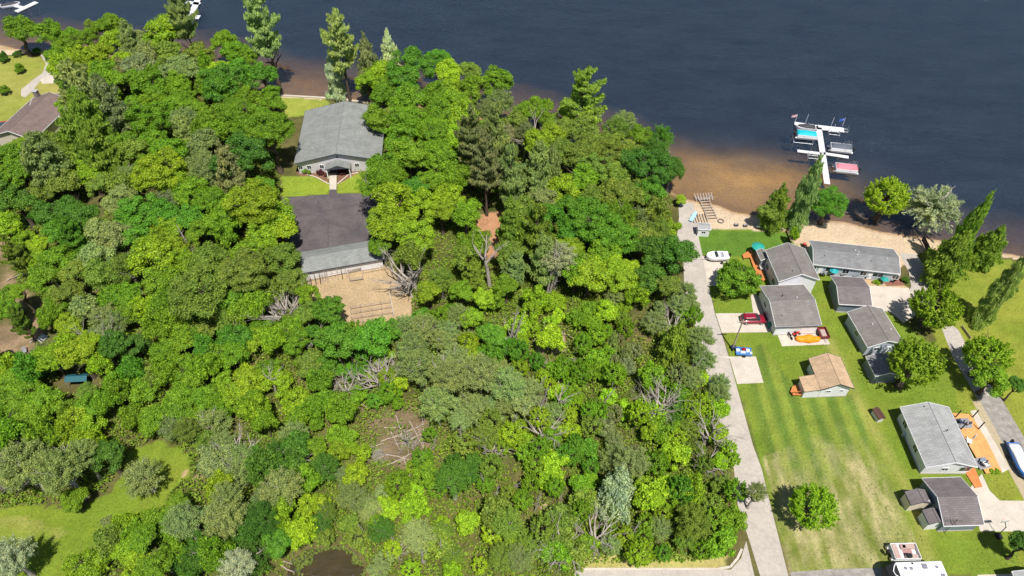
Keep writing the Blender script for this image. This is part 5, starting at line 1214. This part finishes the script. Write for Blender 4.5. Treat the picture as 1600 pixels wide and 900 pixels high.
for i, (x, y, c_, lb) in enumerate([(1292, 525, (.03, .05, .06), 'black folded chair beside the dark red trailer'), (1229, 517, (.03, .03, .035), 'black folded chair by the garage door')]):
    e = empty('folding_chair', P(x, y), .4 + i, lb, 'chair')
    b = MB(); b.box(-.28, .28, -.25, .25, .4, .46, bev=.02); b.build('seat', solid('chair_black', (.03, .035, .04), .6), e)
    b = MB(); b.box(-.28, .28, .22, .28, .46, .95, bev=.02); b.build('backrest', solid('chair_black', (.03, .035, .04), .6), e)
    for sx in (-.25, .25):
        b = MB(); b.tube((sx, -.22, 0), (sx, .2, .5), .02); b.tube((sx, .25, 0), (sx, -.2, .42), .02); b.build('leg', M['galv'], e)

# ---------------------------------------------------------------- red car
def car(px, ang, label, colr):
    p = P(*px); e = empty('parked_car', (p[0], p[1], .03), ang, label, 'car')
    paint_ = newmat('car_paint_red'); m, t, bb = paint_; bb.inputs['Base Color'].default_value = (*colr, 1); bb.inputs['Roughness'].default_value = .28; bb.inputs['Coat Weight'].default_value = .6; bb.inputs['Metallic'].default_value = .2
    L, W = 4.75, 1.9; b = MB(); rings = []
    prof = [(-2.37, .62, .75, .35), (-2.3, .82, .95, .3), (-1.9, .93, 1.02, .28), (-1.0, .95, 1.04, .27), (0, .95, 1.04, .27), (.9, .95, 1.03, .27), (1.4, .94, 1.0, .28), (2.0, .88, .9, .3), (2.3, .74, .74, .34), (2.38, .55, .62, .4)]
    for x, wq, zt, zb in prof:
        rings.append([(x, -wq * .9, zb), (x, -wq, zb + .15), (x, -wq, zt - .16), (x, -wq * .9, zt), (x, 0, zt + .03), (x, wq * .9, zt), (x, wq, zt - .16), (x, wq, zb + .15), (x, wq * .9, zb)])
    b.loft(rings); b.build('body', m, e)
    b = MB(); rings = []
    for x, wq, zt in ((-2.28, .72, 1.0), (-2.0, .76, 1.52), (-1.5, .78, 1.6), (0, .79, 1.64), (.35, .78, 1.6), (1.25, .74, 1.02)):
        rings.append([(x, -wq * 1.06, .98), (x, -wq * .94, zt - .06), (x, 0, zt), (x, wq * .94, zt - .06), (x, wq * 1.06, .98)])
    b.loft(rings, False); cb = b.build('windows', M['glass'], e)
    b = MB(); rings = []
    for x, wq, zt in ((-2.02, .70, 1.55), (-1.5, .74, 1.62), (0, .75, 1.665), (.3, .73, 1.63)):
        rings.append([(x, -wq, zt - .06), (x, -wq * .9, zt), (x, 0, zt + .02), (x, wq * .9, zt), (x, wq, zt - .06)])
    b.loft(rings); r_ = b.build('roof', m, e)
    b = MB()
    for s in (-1, 1): b.tube((-1.7, s * .62, 1.69), (.05, s * .62, 1.73), .025)
    b.build('roof_rail', M['chrome'], r_)
    for sx in (-1.45, 1.45):
        for s in (-1, 1):
            b = MB(); b.tube((sx, s * .76, .34), (sx, s * .97, .34), .34, n=18); w_ = b.build('wheel', M['rubber'], e)
            b = MB(); b.tube((sx, s * .96, .34), (sx, s * .985, .34), .2, n=12); b.build('rim', M['chrome'], w_)
    for s in (-1, 1):
        b = MB(); b.box(2.2, 2.36, s * .62 - .17, s * .62 + .17, .62, .76, bev=.03); b.build('headlight', M['white'], e)
        b = MB(); b.box(-2.37, -2.24, s * .68 - .1, s * .68 + .1, .78, .98, bev=.03); b.build('taillight', solid('tail_red', (.3, .01, .01), .3), e)
        b = MB(); b.box(.75, .95, s * 1.02 - .1, s * 1.02 + .1, 1.0, 1.14, bev=.03); b.build('mirror', m, e)
    return e
car((1175.5, 502), dirr((1157, 499), (1194, 499)) , 'dark red sport utility car on the concrete driveway', (.26, .008, .03))

# blue trailer with gear
e = empty('trailer', P(1161, 552), dirr((1150, 550), (1175, 552)), 'low blue trailer loaded with white and red gear on the road pad', 'trailer')
bm2 = solid('trailer_blue', (.06, .19, .45), .5)
b = MB(); b.box(-1.45, 1.45, -.85, .85, .4, .52, bev=.03); b.build('bed', bm2, e)
b = MB()
for s in (-1, 1): b.box(-1.45, 1.45, s * .83 - .04, s * .83 + .04, .52, .72)
b.build('side_boards', bm2, e)
for i, (x, y, sx, sy, hh, m_) in enumerate(((-1.1, .1, .3, .25, .35, 'white'), (-.2, -.25, .45, .2, .3, 'white'), (.7, .2, .3, .3, .35, 'white'), (0, .4, .35, .2, .4, 'tailr'), (1.2, -.3, .25, .2, .3, 'offwhite'))):
    b = MB(); b.box(x - sx, x + sx, y - sy, y + sy, .52, .52 + hh, bev=.06); b.build('cargo', solid('tail_red', (.3, .01, .01)) if m_ == 'tailr' else M[m_], e)
for s in (-1, 1):
    b = MB(); b.tube((0, s * .88, .3), (0, s * 1.05, .3), .3, n=12); b.build('wheel', M['rubber'], e)
e = empty('golf_cart', P(1145, 545), .3, 'small dark cart parked at the blue trailer', 'cart')
b = MB(); b.box(-.5, .5, -.4, .4, .25, .7, bev=.08); b.build('body', M['black'], e)
b = MB(); b.box(-.45, .1, -.35, .35, .7, .95, bev=.06); b.build('seat', solid('navy_seat', (.05, .07, .14), .5), e)
for x in (-.35, .35):
    for s in (-1, 1):
        b = MB(); b.tube((x, s * .38, .2), (x, s * .5, .2), .2, n=10); b.build('wheel', M['rubber'], e)

# ---------------------------------------------------------------- white travel trailer at the bottom
p = P(1432, 905, 0); e = empty('camper', (p[0] - .6, p[1] + 0.1, 0), dirr((1395, 905), (1465, 903)), 'big white fifth-wheel camper with black nose and roof vents', 'camper')
b = MB(); Lc, Wc = 6.6, 2.5; rings = []
for x, zt, zb in ((-Lc / 2, 3.3, .6), (Lc / 2 - 0, 3.3, .6)):
    rings.append([(x, -Wc / 2, zb), (x, -Wc / 2, zt - .15), (x, -Wc / 2 + .15, zt), (x, Wc / 2 - .15, zt), (x, Wc / 2, zt - .15), (x, Wc / 2, zb)])
b.loft(rings, False); b.build('body', M['white'], e)
b = MB(); rings = []
for x, zt, zb, wq in ((-Lc / 2, 3.28, 1.6, 1.24), (-Lc / 2 - .5, 3.2, 1.6, 1.2), (-Lc / 2 - 1.3, 2.7, 1.6, 1.0), (-Lc / 2 - 1.65, 2.1, 1.7, .8)):
    rings.append([(x, wq, zb), (x, wq, zt - .12), (x, wq - .15, zt), (x, -wq + .15, zt), (x, -wq, zt - .12), (x, -wq, zb)])
b.loft(rings, False); nz = b.build('nose_cap', M['black'], e)
b = MB(); x0 = -Lc / 2
pts = [(x0 - .1, 1.0, 3.305), (x0 - .45, .55, 3.245), (x0 - .7, .0, 3.12), (x0 - .6, -.55, 3.18), (x0 - .25, -.9, 3.28)]
for a, c_ in zip(pts[:-1], pts[1:]): b.tube(a, c_, .07, n=5)
b.build('swoosh', M['white'], nz)
for x, y, sx, sy in ((-2.2, .3, .22, .22), (-1.4, .25, .22, .22), (.6, .5, .38, .38), (2.3, .35, .2, .2), (2.7, -.8, .3, .2)):
    b = MB(); b.box(x - sx, x + sx, y - sy, y + sy, 3.29, 3.42, bev=.05); b.build('roof_vent', solid('vent_grey', (.2, .2, .24), .4), e)
b = MB(); b.tube((-1.0, .9, 3.3), (-1.0, .9, 3.5), .12, n=8); b.build('antenna', M['black'], e)
for x in (-.5, .5):
    for s in (-1, 1):
        b = MB(); b.tube((x, s * 1.08, .38), (x, s * 1.26, .38), .38, n=14); b.build('wheel', M['rubber'], e)
b = MB()
for x in (-2.7, -1.4, 1.3, 2.6): b.box(x - .45, x + .45, Wc / 2 - .02, Wc / 2 + .02, 1.7, 2.4)
b.build('side_windows', M['glass'], e)

# ---------------------------------------------------------------- parasols, chairs, pergola, poles, hoop
def parasol(px, z, label, colr=(.02, .3, .25), r=1.35, closed=False, h=2.5):
    p = P(*px, z); e = empty('parasol', (p[0], p[1], z), 0, label, 'parasol')
    b = MB(); b.tube((0, 0, 0), (0, 0, h), .03); b.build('pole', M['galv'], e)
    b = MB()
    if closed: b.loft([[(math.cos(a) * rr_, math.sin(a) * rr_, zz) for a in [k * .785 for k in range(8)]] for rr_, zz in ((.08, h * .35), (.16, h * .45), (.12, h * .8), (.02, h))])
    else:
        n = 8; vs = [(0, 0, h)] + [(math.cos(k * 2 * math.pi / n) * r * f, math.sin(k * 2 * math.pi / n) * r * f, h - d) for f, d in ((.55, .2), (1, .5)) for k in range(n)]
        vs2 = [(x, y, zz - .02) for x, y, zz in vs]
        fs = [(0, 1 + k, 1 + (k + 1) % n) for k in range(n)] + [(1 + k, 1 + n + k, 1 + n + (k + 1) % n, 1 + (k + 1) % n) for k in range(n)]
        b.add(vs, fs); b.add(vs2, [tuple(reversed(f)) for f in fs])
    b.build('canopy', solid('parasol_%d' % (colr[1] * 1000), colr, .7), e)
    b = MB(); b.tube((0, 0, 0), (0, 0, .1), .3, n=12); b.build('base', M['concrete2'], e)
parasol((1181, 396), .5, 'open teal green parasol on the cottage deck')
parasol((1299, 431), 0, 'small teal parasol at the west end of the long house', (.02, .33, .36), .9, h=2.1)
parasol((1378, 444), 0, 'small teal parasol by the brick patio', (.02, .3, .31), .8, h=2.0)
parasol((1516, 690), .35, 'closed white parasol on the long orange deck', (.6, .6, .6), closed=True)
def chair(px, z, ang, label, m, group=None, name='garden_chair', s=1.0):
    p = P(*px, z); e = empty(name, (p[0], p[1], z), ang, label, 'chair', group)
    b = MB(); b.box(-.32 * s, .32 * s, -.3 * s, .3 * s, .34, .4); b.build('seat', m, e)
    b = MB(); b.add([(-.32 * s, .28, .38), (.32 * s, .28, .38), (.36 * s, .6, 1.02), (-.36 * s, .6, 1.02), (-.32 * s, .33, .36), (.32 * s, .33, .36), (.36 * s, .66, 1.0), (-.36 * s, .66, 1.0)], [(0, 1, 2, 3), (7, 6, 5, 4), (0, 4, 5, 1), (1, 5, 6, 2), (2, 6, 7, 3), (3, 7, 4, 0)]); b.build('backrest', m, e)
    for sx in (-1, 1):
        b = MB(); b.box(sx * .36 * s - .05, sx * .36 * s + .05, -.35, .35, .56, .61); b.build('armrest', m, e)
        b = MB(); b.box(sx * .36 * s - .04, sx * .36 * s + .04, -.33, -.25, 0, .56); b.build('leg', m, e)
        b = MB(); b.box(sx * .36 * s - .04, sx * .36 * s + .04, .25, .33, 0, .56); b.build('leg', m, e)
gray = solid('weathered_grey', (.25, .24, .27), .8); redm = solid('chair_red', (.4, .04, .04), .6)
chair((1150, 353), 0, math.pi, 'grey low chair on the sand, west of the pair', gray, 'chairs on the sand')
chair((1164, 354), 0, math.pi, 'grey low chair on the sand, east of the pair', gray, 'chairs on the sand')
chair((1185, 356), 0, 2.6, 'white slatted chair in the shade of the beach cedar', M['white'], 'chairs on the sand')
chair((1191, 357), 0, 3.4, 'second white chair under the beach cedar, nearer the hedge', M['white'], 'chairs on the sand')
chair((1257, 384), 0, 1.5, 'red garden chair at the west gable of the long house', redm)
chair((1188, 402), .5, 1.0, 'navy chair on the cottage deck below the teal parasol', solid('chair_navy', (.03, .04, .09), .6))
chair((1190, 421), .5, 1.5, 'white recliner on the cottage deck', M['offwhite'])
chair((1187, 434), .5, 1.5, 'black chair at the south end of the cottage deck', M['black'])
chair((1196, 493), 0, 1.5, 'red chair against the garage wing behind the red car', redm)
chair((1198, 500), 0, 1.5, 'brown chair against the garage wing behind the red car', M['brown'])
for i, (x, y, lb) in enumerate([(1284, 431, 'dark chair on the long house terrace next to the teal parasol'), (1314, 431, 'dark chair on the long house terrace, second from the teal parasol'), (1333, 433, 'dark chair on the long house terrace by the middle door'), (1350, 434, 'dark chair on the long house terrace near the tan edging'), (1393, 440, 'dark chair on the brick patio')]):
    chair((x, y), 0, math.pi + .3 * i, lb, M['black'], 'chairs in front of the long house')
chair((1499, 660), .37, 2, 'navy chair under the pergola', solid('chair_navy', (.03, .04, .09), .6)); chair((1509, 662), .37, 4, 'grey chair under the pergola', gray)
chair((1513, 692), .35, 1, 'white chair beside the closed parasol', M['white']); chair((1533, 722), .37, 4, 'blue-grey chair on the deck terrace', solid('chair_bluegrey', (.2, .24, .3), .6)); chair((1538, 727), .37, 2, 'white chair on the deck terrace', M['white'])
chair((40, 551), 0, .5, 'grey camp chair on the sandy camp ground', gray, 'camp chairs'); chair((53, 554), 0, 5.5, 'grey camp chair facing the other on the camp ground', gray, 'camp chairs')
e = empty('pergola', P(1509, 663), dirr((1499, 669), (1520, 669)), 'open pergola of four dark posts over the deck mat', 'pergola')
for sx in (-1, 1):
    for sy in (-1, 1):
        b = MB(); b.box(sx * 1.45 - .07, sx * 1.45 + .07, sy * 1.15 - .07, sy * 1.15 + .07, .3, 2.6); b.build('post', M['fence'], e)
def pole_(px, h, label, name='utility_pole'):
    p = P(*px); e = empty(name, (p[0], p[1], 0), 0, label, 'pole'); return e
e = pole_((1144, 546), 8, 'wooden utility pole between the driveway and the road pad')
b = MB(); b.tube((0, 0, -.1), (0, 0, 8.5), .16, .11, 10); b.build('pole', M['log'], e)
b = MB(); b.box(-.9, .9, -.06, .06, 7.9, 8.05); b.build('crossarm', M['log'], e)
b = MB()
for x in (-.75, 0, .75): b.tube((x, 0, 8.05), (x, 0, 8.25), .06, .04)
b.build('insulator', M['white'], e)
e = pole_((1475, 832), 4, 'tall antenna mast at the corner of the dark garage', 'antenna_mast')
b = MB(); b.tube((0, 0, 0), (0, 0, 4.6), .05, .03); b.build('mast', M['fence'], e)
b = MB(); b.tube((-.9, 0, 4.1), (.9, 0, 4.1), .03)
for k in range(5): b.tube((-.8 + .4 * k, -.5 + .06 * k, 4.1), (-.8 + .4 * k, .5 - .06 * k, 4.1), .02)
b.tube((0, 0, 2.5), (.6, 0, 3.0), .03); b.build('aerial', M['fence'], e)
e = empty('basketball_hoop', P(1559, 836), .1, 'portable basketball hoop with black base at the drive edge', 'basketball hoop')
b = MB(); b.box(-.4, .4, -.7, .3, 0, .4, bev=.12); b.build('base', M['black'], e)
b = MB(); b.tube((0, 0, .3), (0, .1, 2.6), .06); b.tube((0, .1, 2.5), (0, .7, 3.0), .05); b.build('pole', M['black'], e)
b = MB(); b.box(-.6, .6, .75, .8, 2.75, 3.5); b.build('backboard', M['offwhite'], e)
b = MB()
for k in range(12): b.tube((.23 * math.cos(k * .5236), 1.05 + .23 * math.sin(k * .5236), 2.95), (.23 * math.cos((k + 1) * .5236), 1.05 + .23 * math.sin((k + 1) * .5236), 2.95), .015, n=4)
b.build('rim', solid('hoop_orange', (.7, .15, .02), .4), e)
for x, y, lb in ((1412, 680, 'grey air conditioner box beside the pale-roofed house'), (1420, 689, 'white propane tank beside the pale-roofed house'), (1424, 700, 'cream storage box beside the pale-roofed house')):
    p = P(x, y); e = empty('garden_box', (p[0], p[1], 0), .5, lb, 'box')
    b = MB(); b.box(-.4, .4, -.3, .3, 0, .75, bev=.05); b.build('body', M['galv'] if 'grey' in lb else (M['white'] if 'white' in lb else M['offwhite']), e)
    b = MB(); b.box(-.42, .42, -.32, .32, .75, .82, bev=.02); b.build('lid', M['offwhite'], e)
e = empty('bin', P(1202, 511), 0, 'green wheeled bin at the garage wing corner', 'bin')
b = MB(); b.loft([[(-.3, -.3, 0), (.3, -.3, 0), (.3, .3, 0), (-.3, .3, 0)], [(-.4, -.4, 1.0), (.4, -.4, 1.0), (.4, .4, 1.0), (-.4, .4, 1.0)]], False); b.build('body', solid('bin_green', (.01, .2, .14), .5), e)
b = MB(); b.box(-.43, .43, -.43, .43, 1.0, 1.08, bev=.03); b.build('lid', solid('bin_green', (.01, .2, .14), .5), e)
e = empty('fire_pit', P(1126, 346), 0, 'round stone fire pit on the sand', 'fire pit')
for k in range(10):
    a = k * .628; b = MB(); b.box(-.18, .18, -.12, .12, 0, .3, bev=.05); o = b.build('stone', M['stone'], e, (.6 * math.cos(a), .6 * math.sin(a), 0), a + 1.57)
# timber heap and stored dock frame on the beach
e = empty('dock_sections', P(1104, 322), .1, 'weathered dock frames and rails stored on the beach', 'stored dock')
for k in range(2):
    b = MB(); x = -1.0 + 2.0 * k
    b.tube((x, -4.5, .3), (x, 2.5, .3), .07); b.build('rail', M['log'], e)
for k in range(8):
    b = MB(); y = -4.3 + .9 * k; b.box(-1.2, 1.2, y - .12, y + .12, .34, .42); b.build('slat', M['log'], e)
for k in range(7):
    b = MB(); b.tube((-1.8 + .6 * k, 1.6, .3), (-1.9 + .65 * k, 3.6, .75), .05); b.tube((-1.8 + .6 * k, 3.4, .05), (-1.6 + .6 * k, 1.7, .9), .05); b.build('frame_pole', M['offwhite'], e)
e = empty('timber_stack', P(1094, 343), .05, 'stack of brown posts behind the little beach shed', 'timber')
for k in range(6):
    b = MB(); b.tube((-1.6 + .6 * k, -1.1, .2), (-1.6 + .6 * k, 1.5, .2 + .15 * (k % 3)), .13, n=7); b.build('post', M['log'], e)

# ---------------------------------------------------------------- fences, pen, kerbs of the garden
def rail_fence(pxs, label, h=1.0, rails=2, name='rail_fence', m='log', step=1.8, group=None):
    pts = PP(pxs); c = pts[0]; e = empty(name, (c[0], c[1], 0), 0, label, 'fence', group)
    for a, q in zip(pts[:-1], pts[1:]):
        L = (q - a).length; n = max(1, round(L / step))
        for k in range(n + 1):
            p = a.lerp(q, k / n) - c; b = MB(); b.tube((p[0], p[1], -.1), (p[0] + R_.uniform(-.08, .08), p[1], h + .15), .07, .06, 6); b.build('post', M[m], e)
        b = MB()
        for j in range(rails):
            z = h * (.45 + .5 * j / max(1, rails - 1)); b.tube((a - c) + Vector((0, 0, z)), (q - c) + Vector((0, 0, z + R_.uniform(-.05, .05))), .05, n=6)
        b.build('rail', M[m], e)
rail_fence([(549, 484), (611, 474)], 'log rail row in the pen, farthest from the pond', group='log rail rows in the pen')
rail_fence([(549, 492), (613, 482)], 'log rail row in the pen, second from the long garage', group='log rail rows in the pen')
rail_fence([(550, 500), (614, 491)], 'log rail row in the pen, third from the long garage', group='log rail rows in the pen')
rail_fence([(552, 506), (600, 502)], 'short log rail row closest to the green shrubs', group='log rail rows in the pen')
rail_fence([(609, 462), (616, 497)], 'pale railing closing the rail rows on the east', m='offwhite')
rail_fence([(545, 428), (565, 424), (568, 438), (547, 441), (545, 428)], 'square log corral by the garage wall', 1.1, 3)
rail_fence([(568, 428), (612, 420)], 'rail fence from the corral to the trees', .9, 2)
e = empty('picket_rack', P(510, 440), dirr((485, 452), (537, 441)), 'row of leaning poles against the garage wall', 'pole rack')
k = -4.2
while k < 4.3:
    b = MB(); b.tube((k, -.4 + R_.uniform(-.2, .2), 0), (k + R_.uniform(-.15, .15), .9, 1.9 + R_.uniform(-.3, .4)), .09, .06, 6); b.build('pole', M['log' if R_.random() < .6 else 'bark'], e)
    k += R_.choice((.3, .35, .9))
b = MB(); b.tube((-4.3, .6, 1.2), (4.3, .6, 1.2), .06); b.build('rail', M['log'], e)
# dark fence by the lake lane
def board_fence(pxs, h, label, m='fence'):
    pts = PP(pxs); c = pts[0]; e = empty('board_fence', (c[0], c[1], 0), 0, label, 'fence')
    for a, q in zip(pts[:-1], pts[1:]):
        d = (q - a).normalized(); nn = Vector((-d[1], d[0], 0)) * .03; b = MB()
        b.prism([a - c + nn, q - c + nn, q - c - nn, a - c - nn], .05, h); b.build('boards', M[m], e)
        L = (q - a).length; n = max(1, round(L / 2.4))
        for k in range(n + 1):
            p = a.lerp(q, k / n) - c; b = MB(); b.box(p[0] - .07, p[0] + .07, p[1] - .07, p[1] + .07, 0, h + .1); b.build('post', M[m], e)
board_fence([(1440, 376), (1452, 402), (1477, 442)], 1.5, 'dark board fence running down from the willow')
board_fence([(1228, 362), (1236, 384)], .5, 'low brown edging board beside the hedge bush', 'brown')
board_fence([(1502, 512), (1515, 530)], .6, 'short wooden fence at the spruce foot', 'log')
# lake wall by the hall
e = tag(strip([(432, 148.5), (512, 153), (575, 160)], .5, -.6, .12, 'lake_wall', M['concrete'], None), 'pale concrete lake wall behind the hall', 'wall'); e['kind'] = 'thing'
strip([(514, 288), (494, 277), (480, 273)], .25, 0, .15, 'edging', M['concrete'], 'stone edging of the west flower bed')
strip([(527, 288), (545, 273), (560, 270)], .25, 0, .15, 'edging', M['concrete'], 'stone edging of the east flower bed')
# white bent-tube hammock frame in the camp
e = empty('hammock_stand', P(72, 530), -.4, 'white bent-tube frame at the camp clearing', 'hammock stand')
b = MB(); pts = [Vector((-2.0 + .4 * k, -1.2 + .14 * (k - 5) ** 2 * -.2, .1 + 1.2 * math.sin(math.pi * k / 10))) for k in range(11)]
b.path(pts, [.05] * 11, 6); b.build('tube', M['white'], e)
b = MB(); b.box(-1.4, .2, -.6, .6, .25, .35); b.build('cloth', solid('pale_cloth', (.4, .43, .45), .8), e)
# shrubs around the hall and houses
def shrub(px, r, tone, label, h=1.1, name='shrub'):
    p = P(*px); e = empty(name, (p[0], p[1], 0), R_.uniform(0, 6), label, 'shrub')
    c = link('foliage', R_.choice(CR['m']), e, (0, 0, r * .6 * h), (r, r, r * .8 * h)); c.color = (*tone, 1)
    link('stem', TK['broad'][0], e, (0, 0, 0), (r, r, r * h))
for x, y, r, t_, lb in ((481, 270, 1.2, TONE['G'], 'round green shrub in front of the hall, west bed'), (553, 263, 1.2, TONE['G'], 'round green shrub in front of the hall, east bed'), (501, 272, .9, (.12, .03, .04), 'dark red shrub west of the hall porch'),
                        (535, 271, 1.0, (.13, .035, .04), 'dark red shrub east of the hall porch'), (510, 275, .6, (.2, .06, .05), 'small reddish shrub beside the hall path'), (544, 268, .6, (.2, .06, .05), 'small reddish shrub between the porch and the east green shrub'),
                        (1413, 440, .8, TONE['D'], 'round dark shrub at the end of the brick patio'), (1369, 443, .7, TONE['L'], 'lime shrub in the tan edging of the white yard'), (1241, 372, .9, TONE['L'], 'lime hedge bush beside the beach lawn'),
                        (34, 114, 1.4, TONE['G'], 'young bushy tree in the middle of the lakeside garden'), (11, 148, 1.4, TONE['G'], 'young bushy tree by the brown-roofed house gable'), (1196, 460, .5, TONE['D'], 'low plant against the garage wing wall'),
                        (1548, 738, .5, TONE['L'], 'lime perennials at the deck end'), (1556, 738, .5, TONE['L'], 'lime perennials beyond the deck end'), (30, 88, 1.3, TONE['D'], 'dark shrub at the north-west beach edge'), (8, 97, 1.5, TONE['D'], 'wide dark shrub by the north-west sand'),
                        (60, 83, 1.2, TONE['D'], 'dark shrub on the shore below the big shade tree')):
    shrub((x, y), r, t_, lb, 1.5 if r > 1.3 else 1.0)

# ---------------------------------------------------------------- fallen timber
flog = 0
def log_(a, bb, r=.13, lift_=.3, label=None):
    A, B = P(*a), P(*bb); b = MB(); n = 5; d = B - A
    pts = [Vector((0, 0, r + lift_ * R_.random())) + d * k / n + Vector((R_.uniform(-.08, .08), R_.uniform(-.08, .08), 0)) for k in range(n + 1)]
    b.path(pts, [r * (1 - .1 * k) for k in range(n + 1)], 6)
    for k in range(3):
        p = pts[R_.randint(1, 4)]; a_ = R_.uniform(0, 6.28); b.tube(p, p + Vector((math.cos(a_), math.sin(a_), .6)) * R_.uniform(.5, 1.3), r * .35, r * .1, 5)
    o = b.build('fallen_log', M['log'], None, (A[0], A[1], 0)); tag(o, label, 'log', 'fallen logs in the wood'); return o
LOGS = [((618, 650), (632, 690), 'long log reaching in from the northern scrub of the log clearing'), ((596, 690), (646, 678), 'weathered log lying level across the log clearing'), ((633, 690), (672, 676), 'thin pale log at the birch side of the log clearing'), ((604, 712), (650, 722), 'pale log near the southern tip of the log clearing'), ((612, 677), (625, 705), 'steep log at the west side of the clearing'), ((612, 686), (662, 664), 'log slanting across the top of the clearing'), ((618, 695), (668, 690), 'long level log in the middle of the clearing'), ((625, 722), (660, 700), 'log along the lower edge of the clearing'),
        ((640, 660), (668, 712), 'log crossing the clearing from north-west'), ((655, 672), (668, 724), 'straight log at the east side of the clearing'), ((576, 698), (590, 730), 'steep log in the western pocket of the clearing'), ((578, 700), (600, 694), 'short level log in the western pocket'),
        ((578, 722), (605, 712), 'lower log in the western pocket'), ((606, 729), (640, 712), 'log linking the pocket and the clearing'), ((630, 715), (642, 750), 'log pointing down to the young trees'), ((660, 655), (664, 690), 'upright-lying log by the birch stand'), ((600, 670), (640, 668), 'half buried log on the brown litter'),
        ((792, 546), (822, 548), 'pale broken log below the leaning snags'), ((845, 528), (872, 540), 'log on the brushwood heap'), ((858, 518), (888, 526), 'log above the brushwood heap'), ((885, 525), (925, 540), 'long pale log east of the brushwood heap'),
        ((832, 536), (860, 526), 'grey log west of the brushwood heap'), ((760, 370), (775, 395), 'log on the needle-strewn clearing'), ((745, 395), (768, 382), 'short log by the dead forked tree'), ((440, 885), (462, 897), 'white log lying in the pond edge'), ((443, 878), (458, 882), 'second white log at the pond'),
        ((725, 530), (738, 520), 'broken pale log between grey-green trees'), ((495, 612), (520, 596), 'log at the small sandy gap, west end'), ((505, 615), (525, 606), 'log at the small sandy gap, east end'), ((985, 640), (1012, 600), 'leaning pale log in the middle scrub'),
        ((928, 640), (952, 596), 'long pale log in the scrub, west'), ((1030, 645), (1046, 620), 'short pale log in the scrub'), ((1070, 594), (1082, 560), 'thin pale log near the road pad'), ((735, 555), (700, 600), 'hidden log under the birch stand'),
        ((60, 400), (75, 420), 'log lying on the camp clearing edge'), ((10, 440), (45, 425), 'dark log on the camp clearing'), ((886, 450), (915, 452), 'pale log under the poplar'), ((550, 612), (575, 640), 'log beside the bare shrubs')]
for a, c_, lb in LOGS: log_(a, c_, R_.uniform(.09, .16), .35, lb)
for (px, py, rr_, lb) in ((852, 534, 2.4, 'heap of grey brushwood in the scrubby wood'), (887, 570, 1.6, 'small brushwood heap below the larger one'), (300, 350, 2.2, 'tangle of grey branches west of the big yellow-green maple'), (806, 548, 1.4, 'loose pale branches at the foot of the snags'), (640, 690, 2.2, 'loose twigs littering the fallen-log clearing'),
                          (850, 575, 1.4, 'pale twigs between the young trees'), (528, 600, 2.0, 'grey branch tangle at the small sandy gap'), (545, 625, 1.8, 'grey branch tangle below the small sandy gap'), (592, 712, 1.4, 'twigs in the western pocket of the clearing')):
    p = P(px, py); b = MB()
    for k in range(90):
        a_ = R_.uniform(0, 6.28); q = Vector((R_.gauss(0, rr_ * .5), R_.gauss(0, rr_ * .4), R_.uniform(.03, .7))); L = R_.uniform(.5, 1.8)
        b.tube(q, q + Vector((math.cos(a_) * L, math.sin(a_) * L, R_.uniform(-.25, .5))), .04, .015, 4, False)
    o = b.build('brushwood', M['deadwood'], None, (p[0], p[1], 0)); tag(o, lb, 'brushwood', kind='stuff')

# lily pads and reeds in the pond, ragged grass tufts along lawns and road edges
rp = np.random.default_rng(44); pw = [P(x, y, -.3) for x, y in POND]
px_ = rp.uniform(min(p[0] for p in pw), max(p[0] for p in pw), 5200); py_ = rp.uniform(38, max(p[1] for p in pw), 5200)
ok = inside(px_, py_, pw); dpd = seg_dist(px_, py_, pw + pw[:1]); ok &= (dpd < 3.4 * np.clip(fbm(px_, py_, 2.2, 77) * 3.2 - 1.25, 0, 1)) & (rp.random(5200) < .6)
pp = np.stack([px_[ok], py_[ok], np.full(ok.sum(), -.285) + rp.random(ok.sum()) * .03], 1)
o = link('lily_pads', card_mesh('lily_pads', cards(pp, np.tile([0, 0, 1.0], (len(pp), 1)) + rp.normal(size=pp.shape) * .08, rp.uniform(.06, .17, len(pp)), rp, .9)))
o.color = (.17, .2, .04, 1); tag(o, 'green lily pads floating round the pond edge', 'lily pads', kind='stuff')
n = 90000
gx = rp.uniform(-100, 125, n); gy = rp.uniform(34, 190, n)
ix = np.clip(np.searchsorted(xs, gx) - 1, 0, len(xs) - 2); iy = np.clip(np.searchsorted(ys, gy) - 1, 0, len(ys) - 2)
on = (ZONE[iy, ix] == 1) & (fbm(gx, gy, 5, 91) + rp.normal(size=n) * .1 > .5)
pads = [[(p.co[0], p.co[1]) for p in o_.data.vertices] for o_ in bpy.data.objects if o_.type == 'MESH' and o_.get('kind') == 'structure' and len(o_.data.polygons) == 1 and 'water' not in o_.name]
rpoly = [tuple(p)[:2] for p in rr] + [tuple(p)[:2] for p in reversed(ll)]
for q_ in pads + [rpoly]: on &= ~inside(gx, gy, q_)
gx, gy = gx[on], gy[on]
gp = np.stack([gx, gy, .03 + rp.random(len(gx)) * .1], 1)
o = link('grass_tufts', card_mesh('grass_tufts', cards(gp, rp.normal(size=gp.shape) * .6 + np.array([0, 0, .8]), rp.uniform(.05, .16, len(gp)), rp, .5)))
o.color = (.16, .22, .03, 1); tag(o, 'short uneven grass tufts over the lawns and meadow', 'grass', kind='stuff')
